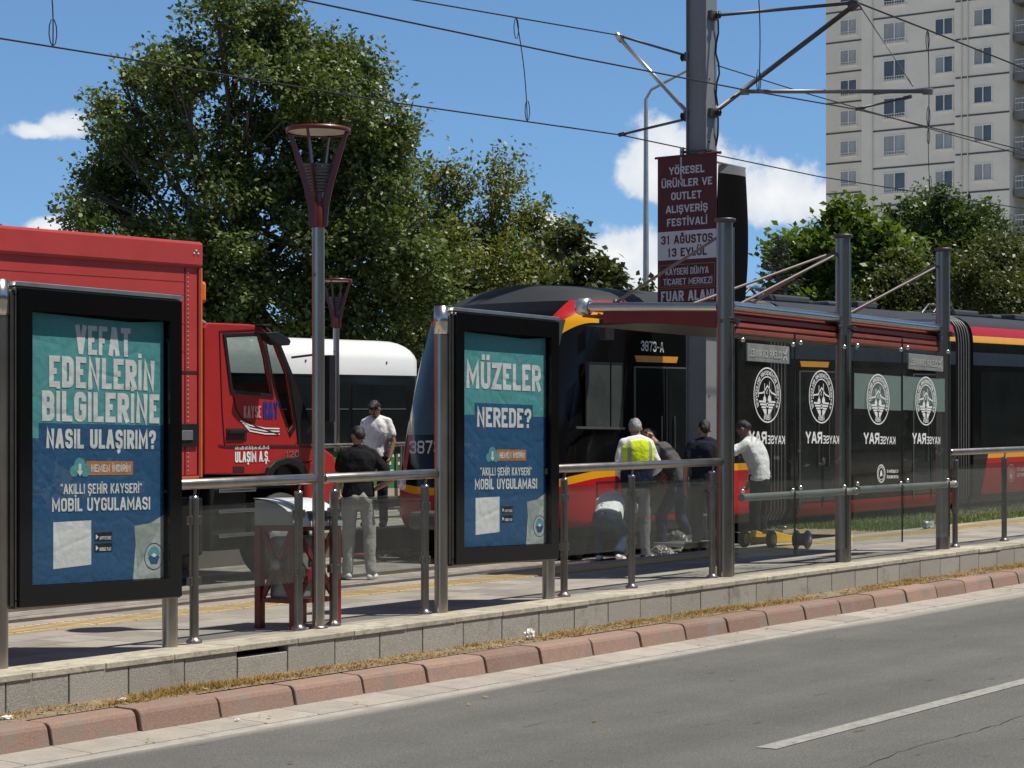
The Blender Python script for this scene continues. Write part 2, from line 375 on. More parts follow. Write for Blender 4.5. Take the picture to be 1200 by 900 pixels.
def flat(mb, O, U, V, pts, m, off=0.002):
    O, U, V = Vector(O), Vector(U), Vector(V); Nn = U.cross(V)
    tri = tessellate_polygon([[Vector((p[0], p[1], 0)) for p in pts]])
    mb.add([O + U * p[0] + V * p[1] + Nn * off for p in pts], [tuple(t) for t in tri], m)
def line(mb, O, U, V, pts, w, m, off=0.002):
    O, U, V = Vector(O), Vector(U), Vector(V); Nn = U.cross(V)
    Lp, Rp = _strip([Vector(p) for p in pts], w); q = len(Lp)
    mb.add([O + U * p.x + V * p.y + Nn * off for p in Lp + Rp], [(i, i + 1, q + i + 1, q + i) for i in range(q - 1)], m)
def arctext(mb, txt, O, U, V, cx, cy, r, h, a_start, a_end, m, mirror=False, off=0.002, inward=False):
    ln = abs(a_start - a_end) * r
    def xf(X, Y):
        a = a_start + (a_end - a_start) * X / ln
        rr = r + (-Y if inward else Y)
        x, y = rr * math.cos(a), rr * math.sin(a)
        if mirror: x = -x
        return cx + x, cy + y
    text(mb, txt, O, U, V, 0, ln, 0, h, m, off=off, xf=xf)
# ================================================================== SETTING: ground, street, platform
def sheet(name, x0, x1, y0, y1, lvl, m, nx=1, ny=1, kind='structure'):
    b = MB()
    for i in range(nx):
        for j in range(ny):
            xa, xb = x0 + (x1 - x0) * i / nx, x0 + (x1 - x0) * (i + 1) / nx; ya, yb = y0 + (y1 - y0) * j / ny, y0 + (y1 - y0) * (j + 1) / ny
            b.quad((xa, ya, gz(xa, lvl)), (xb, ya, gz(xb, lvl)), (xb, yb, gz(xb, lvl)), (xa, yb, gz(xa, lvl)), m)
    return tag(b.build(name), kind=kind)

def asphalt_mat(name, base=0.098):
    m, t, b = newmat(name); l = t.links.new
    tc = t.nodes.new('ShaderNodeTexCoord')
    fine = t.nodes.new('ShaderNodeTexNoise'); fine.inputs['Scale'].default_value = 55; fine.inputs['Detail'].default_value = 5; fine.inputs['Roughness'].default_value = 0.8; l(tc.outputs['Object'], fine.inputs[0])
    vor = t.nodes.new('ShaderNodeTexVoronoi'); vor.inputs['Scale'].default_value = 70; l(tc.outputs['Object'], vor.inputs[0])
    mp = t.nodes.new('ShaderNodeMapping'); mp.inputs['Scale'].default_value = (0.12, 1.1, 1); l(tc.outputs['Object'], mp.inputs[0])
    big = t.nodes.new('ShaderNodeTexNoise'); big.inputs['Scale'].default_value = 1.3; big.inputs['Detail'].default_value = 8; big.inputs['Roughness'].default_value = 0.62; l(mp.outputs[0], big.inputs[0])
    patch = t.nodes.new('ShaderNodeTexNoise'); patch.inputs['Scale'].default_value = 0.55; patch.inputs['Detail'].default_value = 10; patch.inputs['Roughness'].default_value = 0.7; l(tc.outputs['Object'], patch.inputs[0])
    v = mth(t, 'MULTIPLY_ADD', fine.outputs[0], 0.9, 0.55)
    v = mth(t, 'MULTIPLY', v, mth(t, 'MULTIPLY_ADD', big.outputs[0], 0.6, 0.7)); v = mth(t, 'MULTIPLY', v, mth(t, 'MULTIPLY_ADD', patch.outputs[0], 0.8, 0.60))
    vv = mth(t, 'MULTIPLY', v, mth(t, 'MULTIPLY_ADD', vor.outputs['Distance'], 0.5, 0.82))
    # thin wandering cracks and short tyre-scuff dashes
    mw = t.nodes.new('ShaderNodeMapping'); mw.inputs['Scale'].default_value = (0.5, 2.2, 1); l(tc.outputs['Object'], mw.inputs[0])
    ck = t.nodes.new('ShaderNodeTexNoise'); ck.inputs['Scale'].default_value = 5; ck.inputs['Detail'].default_value = 3; l(mw.outputs[0], ck.inputs[0])
    dark = mth(t, 'GREATER_THAN', ck.outputs[0], 0.71)
    vv = mth(t, 'MULTIPLY', vv, mth(t, 'MULTIPLY_ADD', dark, -0.35, 1.0))
    s0 = t.nodes.new('ShaderNodeSeparateXYZ'); l(tc.outputs['Object'], s0.inputs[0])
    for yy, ww, aa in ((8.05, .28, -.10), (6.55, .28, -.10), (7.3, .22, -.07), (4.9, .3, -.10), (3.4, .3, -.10)):      # wheel tracks and oil line
        g_ = mth(t, 'DIVIDE', mth(t, 'SUBTRACT', mth(t, 'ADD', s0.outputs[1], mth(t, 'MULTIPLY', patch.outputs[0], .3)), yy + .15), ww)
        g_ = mth(t, 'POWER', 2.718, mth(t, 'MULTIPLY', mth(t, 'MULTIPLY', g_, g_), -1.0))
        vv = mth(t, 'MULTIPLY', vv, mth(t, 'MULTIPLY_ADD', mth(t, 'MULTIPLY', g_, big.outputs[0]), aa * 2, 1.03))
    # pale dust swept up against the gutter
    sp = t.nodes.new('ShaderNodeSeparateXYZ'); l(tc.outputs['Object'], sp.inputs[0])
    ed = t.nodes.new('ShaderNodeMapRange'); ed.interpolation_type = 'SMOOTHSTEP'; ed.inputs[1].default_value = 8.84; ed.inputs[2].default_value = 9.0; ed.inputs[4].default_value = 1.0
    l(mth(t, 'ADD', sp.outputs[1], mth(t, 'MULTIPLY', mth(t, 'SUBTRACT', big.outputs[0], 0.5), 0.5)), ed.inputs[0])
    vm = t.nodes.new('ShaderNodeVectorMath'); vm.operation = 'SCALE'; vm.inputs[0].default_value = (base, base * 0.99, base * 0.93); l(vv, vm.inputs['Scale'])
    mx = t.nodes.new('ShaderNodeMix'); mx.data_type = 'RGBA'; l(mth(t, 'MULTIPLY', ed.outputs[0], mth(t, 'MULTIPLY_ADD', fine.outputs[0], 0.8, 0.1)), mx.inputs[0]); l(vm.outputs[0], mx.inputs[6]); mx.inputs[7].default_value = (0.42, 0.39, 0.35, 1)
    l(mx.outputs[2], b.inputs['Base Color']); b.inputs['Roughness'].default_value = 0.85; b.inputs['Specular IOR Level'].default_value = 0.3
    bp = t.nodes.new('ShaderNodeBump'); bp.inputs['Strength'].default_value = 0.5; bp.inputs['Distance'].default_value = 0.008; l(mth(t, 'ADD', fine.outputs[0], vor.outputs['Distance']), bp.inputs['Height']); l(bp.outputs[0], b.inputs['Normal'])
    return m

def paver_mat(name, col, bw, bh, mortar, rot=0.0, var=0.25):
    m, t, b = newmat(name); l = t.links.new
    tc = t.nodes.new('ShaderNodeTexCoord'); mp = t.nodes.new('ShaderNodeMapping'); mp.inputs['Rotation'].default_value = (0, 0, rot); l(tc.outputs['Object'], mp.inputs[0])
    br = t.nodes.new('ShaderNodeTexBrick'); l(mp.outputs[0], br.inputs[0]); br.inputs['Scale'].default_value = 1; br.inputs['Brick Width'].default_value = bw; br.inputs['Row Height'].default_value = bh
    br.inputs['Mortar Size'].default_value = mortar; br.inputs['Mortar Smooth'].default_value = 0.3
    br.inputs['Color1'].default_value = (*[c * (1 - var) for c in col], 1); br.inputs['Color2'].default_value = (*[c * (1 + var * .5) for c in col], 1); br.inputs['Mortar'].default_value = (*[c * .45 for c in col], 1)
    nz = t.nodes.new('ShaderNodeTexNoise'); nz.inputs['Scale'].default_value = 3.0; nz.inputs['Detail'].default_value = 10; nz.inputs['Roughness'].default_value = 0.75; l(tc.outputs['Object'], nz.inputs[0])
    vm = t.nodes.new('ShaderNodeVectorMath'); vm.operation = 'SCALE'; l(br.outputs[0], vm.inputs[0]); l(mth(t, 'MULTIPLY_ADD', nz.outputs[0], 1.0, 0.5), vm.inputs['Scale'])
    l(vm.outputs[0], b.inputs['Base Color']); b.inputs['Roughness'].default_value = 0.8
    bp = t.nodes.new('ShaderNodeBump'); bp.inputs['Strength'].default_value = 0.5; bp.inputs['Distance'].default_value = 0.01; l(br.outputs['Fac'], bp.inputs['Height']); bp.invert = True; l(bp.outputs[0], b.inputs['Normal'])
    return m

asph = asphalt_mat('asphalt'); asph2 = asphalt_mat('worn_asphalt', 0.17)
soil = mat('dry_soil', (0.22, 0.17, 0.11), 0.95, 0, 0.35, 8, bump=0.6, bs=30)
dust = mat('bounce_ground', (0.44, 0.40, 0.33), 0.95, 0, 0.3, 1.2, bump=0.4, bs=25)  # hidden ground, made paler to bounce light onto the shaded apartment facade
E_ = MB(); far = 4000
E_.quad((-far, -far, gz(-far, -0.5)), (far, -far, gz(far, -0.5)), (far, far, gz(far, -0.5)), (-far, far, gz(-far, -0.5)), dust)
tag(E_.build('ground'), kind='structure')
sheet('road', -60, 320, -14, 9.0, ROAD, asph)
sheet('far_road', -60, 320, 21.6, 30.0, -0.25, asph2)

# road marking: worn white dash, more of the same line up and down the street
paint = mat('worn_road_paint', (0.29, 0.285, 0.265), 0.75, 0, 0.25, 14, dirt=((0.11, 0.11, 0.105), 22, 0.53))
b = MB()
for k in range(-3, 9):
    xa = 10.86 + k * 9.0; xb = xa + 4.6
    for i in range(10):
        x0, x1 = xa + (xb - xa) * i / 10, xa + (xb - xa) * (i + 1) / 10
        y0a, y1a = 5.93, 6.06
        b.quad((x0, y0a, gz(x0, ROAD + .004)), (x1, y0a, gz(x1, ROAD + .004)), (x1, y1a, gz(x1, ROAD + .004)), (x0, y1a, gz(x0, ROAD + .004)), paint)
tag(b.build('road_marking'), kind='structure')
# a sealed crack running along the lane
b = MB(); tarm = mat('tar_seal', (0.025, 0.025, 0.026), 0.6, 0, 0.2, 10); pts = []
for i in range(245):
    x = 8 + i * 0.1; pts.append((x, 5.28 + 0.07 * noise.noise(Vector((x * 1.1, 0, 3))) + 0.035 * noise.noise(Vector((x * 6, 0, 9))) + 0.012 * (x - 11)))
for i in range(244):
    (x0, y0), (x1, y1) = pts[i], pts[i + 1]; w = 0.002 + 0.005 * abs(noise.noise(Vector((x0 * 3, 5, 1))))
    b.quad((x0, y0 - w, gz(x0, ROAD + .003)), (x1, y1 - w, gz(x1, ROAD + .003)), (x1, y1 + w, gz(x1, ROAD + .003)), (x0, y0 + w, gz(x0, ROAD + .003)), tarm)
tag(b.build('road_crack'), kind='structure')

# gutter slabs
gut = mat('gutter_concrete', (0.33, 0.30, 0.265), 0.85, 0, 0.2, 5, bump=0.3, bs=40, island=0.12, dirt=((0.2, 0.18, 0.16), 5, 0.6))
rng = random.Random(3); b = MB(); x = -8.0
while x < 90:
    w = 0.48 + rng.uniform(-.03, .05); dz = rng.uniform(-.002, .002); j = rng.uniform(-.008, .008)
    g0 = gz(x, ROAD + .012 + dz); g1 = gz(x + w - .006, ROAD + .012 + dz)
    b.add([(x, 9.13 + j, g0 - .005), (x + w - .006, 9.13 + j, g1 - .005), (x + w - .006, 9.475, g1 + .01), (x, 9.475, g0 + .01), (x, 9.13 + j, g0 - .06), (x + w - .006, 9.13 + j, g1 - .06), (x + w - .006, 9.475, g1 - .06), (x, 9.475, g0 - .06)],
          [(0, 1, 2, 3), (0, 4, 5, 1), (1, 5, 6, 2), (3, 0, 4, 7)], gut); x += w
tag(b.build('gutter', bevel=0.004, seg=1), kind='structure')
sheet('gutter_bed', -60, 320, 9.0, 9.9, ROAD + 0.004 - .006, mat('gutter_mortar', (0.33, 0.31, 0.28), 0.9, 0, 0.3, 6, bump=.4, bs=30))
# kerb stones, sloping face, red-painted concrete with dark open joints
kerbm = mat('kerb_concrete', (0.255, 0.162, 0.126), 0.9, 0, 0.30, 70, bump=0.25, bs=110, island=0.2, dirt=((0.215, 0.175, 0.15), 5, 0.49))
kj = mat('kerb_joint', (0.03, 0.026, 0.022), 0.95)
b = MB(); x = -7.33
while x < 95:
    w = 0.70; a0 = x + .011 + rng.uniform(0, .006); a1 = x + w - .011; d0 = rng.uniform(-.005, .005); d1 = d0 + rng.uniform(-.004, .004); dz = rng.uniform(-.004, .004)
    prof = [(9.44, -.08), (9.45, .02), (9.472, .118), (9.484, .138), (9.506, .15), (9.665, .155), (9.67, -.08)]
    vs = [(a, y + d, gz(a, ROAD + z + dz)) for a, d in ((a0, d0), (a1, d1)) for y, z in prof]; n = 7
    b.add(vs, [(i, (i + 1) % n, n + (i + 1) % n, n + i) for i in range(n)] + [tuple(range(n)), tuple(range(n, 2 * n))], kerbm); x += w
tag(b.build('kerb', bevel=0.008, seg=2), kind='structure')
b = MB(); b.box(-8, 95, 9.5, 9.64, ROAD - .05, ROAD + .10, kj); tag(b.build('kerb_bed', shear=G), kind='structure')
sheet('verge_soil', -60, 320, 9.655, 10.0, ROAD + .158, soil)

# platform retaining wall with its coping
wallm = mat('wall_granite', (0.32, 0.305, 0.272), 0.85, 0, 0.42, 85, bump=0.2, bs=120, island=0.09, dirt=((0.20, 0.18, 0.15), 2.6, 0.55))
copm = mat('coping_travertine', (0.39, 0.36, 0.285), 0.8, 0, 0.22, 9, bump=0.3, bs=30, island=0.15, dirt=((0.23, 0.21, 0.17), 7, 0.50))
wt = thing('platform_wall', 'low grey granite retaining wall with pale coping below the tram platform', 'wall', (0, 9.98, 0))
b = MB(); x = -8.1; k = 0
while x < 95:
    w = 0.50; drop = 0.045 if abs(x - 10.9) < .25 else 0
    b.box(x + .005, x + w - .005, rng.uniform(0, .004), .1, -.34, -.032 - drop, wallm); x += w
b.build('wall_slab', wt, shear=G, bevel=.003, seg=1)
b = MB(); b.box(-8, 95, .02, .09, -.34, -.08, kj); b.build('wall_core', wt, shear=G)
b = MB(); x = -8.3
while x < 95:
    w = 0.6; lo = -.034; b.box(x + .002, x + w - .002, -.006 + rng.uniform(-.004, .002), .36, lo, rng.uniform(0, .004) + .004, copm); x += w
b.build('coping', wt, shear=G, bevel=.005, seg=2)

pave = paver_mat('platform_pavers', (0.285, 0.262, 0.23), 0.4, 0.4, 0.006)
sheet('platform', -60, 95, 10.05, 12.75, -0.002, pave)
b = MB(); b.box(-60, 95, 12.55, 12.76, -.34, -.012, wallm); tag(b.build('platform_edge', shear=G), kind='structure')
# tactile strip: yellow tiles with raised bars
tact = mat('tactile_yellow', (0.50, 0.395, 0.215), 0.8, 0, 0.15, 4, island=0.12, dirt=((0.36, 0.3, 0.2), 4, 0.6))
b = MB(); x = 2.0
while x < 70:
    b.box(x + .004, x + .396, 12.02, 12.42, -.02, .006, tact)
    if 8 < x < 48:
        for k in range(5):
            xx = x + .045 + k * .078; b.box(xx - .016, xx + .016, 12.04, 12.40, .006, .0105, tact)
    x += .4
tag(b.build('tactile_strip', shear=G), kind='structure')

# track bed between the platforms, pale concrete and pavers, grass farther on
bedm = paver_mat('bed_pavers', (0.27, 0.25, 0.22), 0.3, 0.15, 0.01, 0, 0.3)
sheet('track_bed', -60, 26.5, 12.75, 18.3, BED, bedm)
sheet('track_lawn_soil', 26.5, 320, 12.765, 18.29, -.07, soil)
railm = mat('rail_steel', (0.3, 0.27, 0.25), 0.35, 0.9, 0.2, 8)
b = MB()
for y in (13.15, 14.59, 15.6, 17.04):
    b.box(-60, 300, y - .035, y + .035, BED - .05, BED + .035, railm)
tag(b.build('tram_tracks', shear=G), kind='structure')
b = MB(); b.box(-60, 95, 18.3, 21.55, -.5, FARP, bedm); tag(b.build('far_platform', shear=G), kind='structure')
b = MB(); b.box(-60, 95, 21.55, 21.7, -.5, FARP + .02, gut); tag(b.build('far_kerb', shear=G), kind='structure')
b = MB(); b.box(-60, 320, 30, 30.2, -.5, -.1, gut); tag(b.build('opposite_kerb', shear=G), kind='structure')
parkg = mat('park_ground', (0.09, 0.095, 0.04), 0.95, 0, 0.4, 1.5, bump=.5, bs=20)
sheet('park_lawn', -120, 110, 30.2, 62, -.12, parkg)

# ------------------------------------------------------------------ grass and dry weeds
def blades(name, n, fx, m, hmin, hmax, w, lean=.6):
    v = np.zeros((n * 3, 3)); g = random.Random(11)
    for i in range(n):
        x, y, z, sc = fx(g)
        a = g.uniform(0, 2 * math.pi); h = g.uniform(hmin, hmax) * sc; l_ = g.uniform(0, lean) * h; c, s = math.cos(a), math.sin(a)
        v[3 * i] = (x - s * w, y + c * w, z); v[3 * i + 1] = (x + s * w, y - c * w, z); v[3 * i + 2] = (x + c * l_, y + s * l_, z + h)
    me = bpy.data.meshes.new(name); me.from_pydata(v.tolist(), [], [(3 * i, 3 * i + 1, 3 * i + 2) for i in range(n)]); me.materials.append(m)
    return tag(link(name, me), kind='stuff')
drym = leafmat('dry_grass_blades', [(0.26, 0.15, 0.05), (0.38, 0.25, 0.09), (0.17, 0.09, 0.035), (0.44, 0.31, 0.13), (0.12, 0.085, 0.035), (0.36, 0.21, 0.07)], 0.2, 0.7)
grm = leafmat('grass_blades', [(0.05, 0.10, 0.02), (0.09, 0.15, 0.03), (0.13, 0.17, 0.05), (0.06, 0.12, 0.025)], 0.35, 0.5)
def f_dry(g):
    while True:
        x = g.uniform(5, 44) if g.random() < .75 else g.uniform(5, 22); y = 9.66 + 0.3 * g.random() ** 0.8
        d = noise.noise(Vector((x * 1.3, y * 3, 0))) + .5 * noise.noise(Vector((x * 5, y * 6, 4)))
        if g.random() < .5 + d * .9: return x, y, gz(x, ROAD + .155), .6 + max(0, d) * .8
blades('dry_grass', 30000, f_dry, drym, .008, .05, .0045, 2.6)
def f_gr(g):
    x = 26.4 + 30 * g.random() ** 1.4; y = g.uniform(12.8, 18.2)
    if noise.noise(Vector((x * .8, y * .8, 2))) > (x - 26.4) * .5 - .5: x += 1.5
    return x, y, gz(x, -.07), .6 + .5 * noise.noise(Vector((x, y, 0)))
blades('grass', 60000, f_gr, grm, .05, .13, .008, .8)
# dead leaves blown against the kerb
b = MB()
for i in range(900):
    x = rng.uniform(6, 34); y = rng.uniform(9.66, 9.95) if rng.random() < .95 else rng.choice([rng.uniform(9.1, 9.44), rng.uniform(7.2, 9.3)]); lv = ROAD + (.165 if y > 9.6 else .022 if y > 9.13 else .006)
    a = rng.uniform(0, 6.3); s = rng.uniform(.012, .03); c, q = math.cos(a) * s, math.sin(a) * s
    z = gz(x, lv); b.add([(x - c, y - q, z), (x + q * .6, y - c * .6, z + .008), (x + c, y + q, z + .012), (x - q * .6, y + c * .6, z + .003)], [(0, 1, 2, 3)], drym)
tag(b.build('leaf_litter'), kind='stuff')

# ================================================================== BUILDINGS
facade = mat('render_facade', (0.72, 0.685, 0.62), 0.9, 0, 0.06, 0.6, dirt=((0.64, 0.605, 0.545), .35, 0.58))
facade2 = mat('render_facade_tower', (0.66, 0.625, 0.56), 0.9, 0, 0.06, 0.6)
bandm = mat('dark_band', (0.085, 0.085, 0.09), 0.8)
balm = mat('balcony_grey', (0.16, 0.16, 0.165), 0.8)
winfr = mat('window_pvc', (0.78, 0.75, 0.70), 0.5)
panem = mat('window_glass', (0.07, 0.08, 0.09), 0.05, 0, 0.3, 0.5, spec=0.9)
panec = mat('curtained_glass', (0.30, 0.30, 0.30), 0.12, 0, 0.35, 1.2, spec=0.8, stretch=(1, 1, .15))
ZB = 31.8                                     # window centre of one storey; storeys are 2.89 m
# facades look down the street: the plane x = X, windows spread along y
def win(parent, X, yc, zc, w, h, curt=False, rail=False, openl=False):
    b = MB(); f = 0.07
    for (y0, y1, z0, z1) in ((-w / 2, w / 2, h / 2 - f, h / 2), (-w / 2, w / 2, -h / 2, -h / 2 + f), (-w / 2, -w / 2 + f, -h / 2 + f, h / 2 - f), (w / 2 - f, w / 2, -h / 2 + f, h / 2 - f), (-f / 2, f / 2, -h / 2 + f, h / 2 - f)):
        b.box(-.06, .12, y0, y1, z0, z1, winfr)
    b.box(-.12, .02, -w / 2 - .08, w / 2 + .08, -h / 2 - .09, -h / 2 - .004, winfr)
    if rail:
        for z in (-h / 2 + .12, -h / 2 + .34): b.box(-.11, -.085, -w / 2, w / 2, z - .018, z + .018, winfr)
        for k in range(9): y = -w / 2 + w * (k + .5) / 9; b.box(-.105, -.09, y - .012, y + .012, -h / 2 + .0, -h / 2 + .33, winfr)
    fo = b.build('window', parent, (X, yc, zc))
    p = MB()
    for q in (0, 1):
        y0, y1 = (-w / 2 + f, -f / 2) if q == 0 else (f / 2, w / 2 - f)
        p.box(.03, .05, y0, y1, -h / 2 + f, h / 2 - f, panem if (openl and q == 0) else (panec if curt else panem))
    p.build('pane', fo)
wr = random.Random(5)
# -- nearer block
X = 156.0; zt = 46; z0 = gz(X) - 1
tb = thing('apartment_block', 'tall pale apartment block with dark balcony column at the right edge', 'building', (X, 70, z0))
def wallbox(m, x0, x1, y0, y1, z0_, z1_, holes, name='wall', par=None):
    """front at x0 with window holes (y, z, w, h), plus sides and back"""
    b = MB(); o = [(y0, z0_), (y1, z0_), (y1, z1_), (y0, z1_)]
    hl = [[(y - w / 2, z - h / 2), (y + w / 2, z - h / 2), (y + w / 2, z + h / 2), (y - w / 2, z + h / 2)] for y, z, w, h in holes]
    b.plate(o, hl, 0, .3, m)
    b.v = [(v[1], v[0], v[2]) for v in b.v]
    b.v = [(v[0] + x0, v[1], v[2]) for v in b.v]
    b.box(x0 + .302, x1, y0, y0 + .3, z0_, z1_, m); b.box(x0 + .302, x1, y1 - .3, y1, z0_, z1_, m); b.box(x1 + .001, x1 + .3, y0, y1, z0_, z1_, m); b.box(x0 + .302, x1, y0 + .302, y1 - .302, z1_ - .3, z1_, m)
    return b.build(name, par)
floors = [ZB + 2.89 * k - z0 for k in range(-10, 5)]
cA = (74.9, 1.9, 1.62); cB = (70.8, 1.5, 1.3); cC = (67.5, 1.5, 1.3)
off = 70.0
hA = [(cA[0] - off, z, cA[1], cA[2]) for z in floors] + [(cB[0] - off, z, cB[1], cB[2]) for z in floors]
wallbox(facade, 0, 16, 69.8 - off, 77.7 - off, 0, zt - z0, hA, par=tb)
wallbox(facade, -.35, 16, 65.4 - off, 69.79 - off, 0, zt - z0 + .4, [(cC[0] - off, z + .25, cC[1], cC[2]) for z in floors], par=tb)
b = MB(); b.box(2.2, 16, 58.6 - off, 65.39 - off, 0, zt - z0, facade2); b.box(.0, 2.19, 58.6 - off, 58.9 - off, 0, zt - z0, facade2); b.build('recessed_wall', tb)
bb = MB()
for z in floors:
    if z < 1: continue
    for (xf, ya, yb, dz) in ((0, 69.81, 76.7, 1.2), (-.35, 65.42, 69.7, 1.68)):
        bb.box(xf - .035, xf - .002, ya - off, yb - off, z + dz - .065, z + dz + .065, bandm)
bb.build('band', tb)
dp = MB()
for y in (75.55 + 1.2, 69.2, 68.7): dp.tube([(-.42 if y < 69.7 else -.07, y - off, 0), (-.42 if y < 69.7 else -.07, y - off, zt - z0)], .045, facade2, n=8)
dp.build('downpipe', tb)
for i, z in enumerate(floors):
    if z < 1: continue
    win(tb, .0, cA[0] - off, z, cA[1], cA[2], wr.random() < .7, True, wr.random() < .2)
    win(tb, .0, cB[0] - off, z, cB[1], cB[2], wr.random() < .6, False, wr.random() < .3)
    win(tb, -.35, cC[0] - off, z + .25, cC[1], cC[2], wr.random() < .5, False, wr.random() < .5)
    bl = MB(); bl.box(.15, 2.15, 59 - off, 65.25 - off, z - 1.75, z - 1.15, balm); bo = bl.build('balcony', tb)
    r_ = MB()
    for zz in (-1.1, -.55, -.2): r_.box(.2, .24, 59 - off, 65.2 - off, z + zz - .02, z + zz + .02, winfr)
    for k in range(26): y = 59.2 - off + k * .237; r_.box(.21, .23, y, y + .02, z - 1.1, z - .2, winfr)
    r_.build('railing', bo)
    win(tb, 2.15, 63.8 - off, z - .1, 2.0, 2.1, wr.random() < .6)
# -- wing farther back
X2 = 191.0; z2 = gz(X2) - 1
t2 = thing('apartment_wing', 'narrow pale apartment tower with one window column behind the larger block', 'building', (X2, 96, z2))
fl2 = [43.2 + 2.89 * k - z2 for k in range(-13, 4)]
wallbox(facade2, 0, 15, -6, 2.9, 0, 54 - z2, [(.5, z, 1.8, 1.55) for z in fl2], par=t2)
bb = MB()
for z in fl2: bb.box(-.035, -.002, -5.5, 2.88, z - 1.42, z - 1.26, bandm)
bb.box(-.05, -.002, -5.5, 2.88, fl2[-4] + 1.0 + 2.89 * .0 + 1.0, fl2[-4] + 3.6, balm) if False else None
bb.build('band', t2)
dp = MB(); dp.tube([(-.07, -1.0, 0), (-.07, -1.0, 54 - z2)], .05, facade2, n=8); dp.build('downpipe', t2)
for z in fl2: win(t2, 0, .5, z, 1.8, 1.55, wr.random() < .8, True)
# ================================================================== TREES
barkm = mat('bark', (0.12, 0.095, 0.07), 0.9, 0, 0.3, 6, bump=.6, bs=14, stretch=(1, 1, .3))
LF = {'plane': leafmat('plane_leaves', [(0.052, 0.080, 0.018), (0.088, 0.120, 0.030), (0.12, 0.155, 0.045), (0.155, 0.185, 0.065), (0.064, 0.098, 0.022)], 0.2, 0.40),
      'olive': leafmat('olive_leaves', [(0.068, 0.100, 0.020), (0.11, 0.142, 0.030), (0.155, 0.175, 0.040), (0.205, 0.185, 0.042), (0.084, 0.118, 0.022)], 0.25, 0.45),
      'bright': leafmat('bright_leaves', [(0.06, 0.10, 0.016), (0.10, 0.155, 0.025), (0.15, 0.20, 0.035), (0.07, 0.11, 0.018)], 0.3, 0.4),
      'dark': leafmat('dark_leaves', [(0.030, 0.056, 0.012), (0.056, 0.09, 0.02), (0.08, 0.115, 0.028)], 0.25, 0.42),
      'dull': leafmat('dull_leaves', [(0.045, 0.062, 0.016), (0.07, 0.085, 0.022), (0.095, 0.105, 0.03)], 0.25, 0.45),
      'fir': leafmat('fir_needles', [(0.018, 0.035, 0.022), (0.035, 0.055, 0.04), (0.06, 0.08, 0.065)], 0.1, 0.5)}
def crown_mesh(blobs, ntw, lpt, ls, seed, m, upb=.5, tl=(.35, .8), broad=.55, shell=.5, per=26, clump=.42):
    g = np.random.default_rng(seed)
    C = np.array([list(c) for c, r, q in blobs]); Rr = np.array([r for c, r, q in blobs]); Q = np.array([q for c, r, q in blobs])
    pr = Rr ** 1.55 * Q; pr /= pr.sum(); k = g.choice(len(blobs), ntw, p=pr)
    nc = max(6, int(ntw / per)); kc = g.choice(len(blobs), nc, p=pr)          # boughs: leaf clumps with gaps between them
    dc = g.normal(size=(nc, 3)); dc /= np.linalg.norm(dc, axis=1)[:, None]
    cc = C[kc] + dc * (Rr[kc] * (shell + (1.04 - shell) * g.random(nc) ** .5))[:, None]; rc = clump * g.uniform(.55, 1.35, nc)
    kk = g.integers(0, nc, ntw); d = g.normal(size=(ntw, 3)); d /= np.linalg.norm(d, axis=1)[:, None]
    base = cc[kk] + d * np.array([1, 1, .7]) * (rc[kk] * g.random(ntw) ** .5)[:, None]; d = d * .6 + dc[kk] * .9
    ax = d + np.array([0, 0, upb]) + g.normal(size=(ntw, 3)) * .35; ax /= np.linalg.norm(ax, axis=1)[:, None]
    ln = g.uniform(*tl, ntw)
    T = np.repeat(np.arange(ntw), lpt); n = len(T)
    p = base[T] + ax[T] * (ln[T] * g.random(n))[:, None] + g.normal(size=(n, 3)) * ls * .75
    nn = np.array([.1, -.25, .75]) + g.normal(size=(n, 3)) * .62; nn /= np.linalg.norm(nn, axis=1)[:, None]      # blades turn up to the light
    a = ax[T] * .6 + g.normal(size=(n, 3)) * .8 + np.array([0, 0, -.2]); a -= nn * (a * nn).sum(1)[:, None]; a /= np.linalg.norm(a, axis=1)[:, None]; bq = np.cross(nn, a)
    s = (ls * g.uniform(.65, 1.35, n))[:, None]; w = s * broad
    V = np.stack([p, p + a * s * .45 + bq * w * .5 + nn * s * .08, p + a * s, p + a * s * .45 - bq * w * .5 + nn * s * .08], 1).reshape(-1, 3)
    me = bpy.data.meshes.new('crown'); me.vertices.add(n * 4); me.vertices.foreach_set('co', V.ravel())
    me.loops.add(n * 4); me.polygons.add(n); me.loops.foreach_set('vertex_index', np.arange(n * 4)); me.polygons.foreach_set('loop_start', np.arange(n) * 4)
    me.update(calc_edges=True); me.validate(); me.materials.append(m); return me
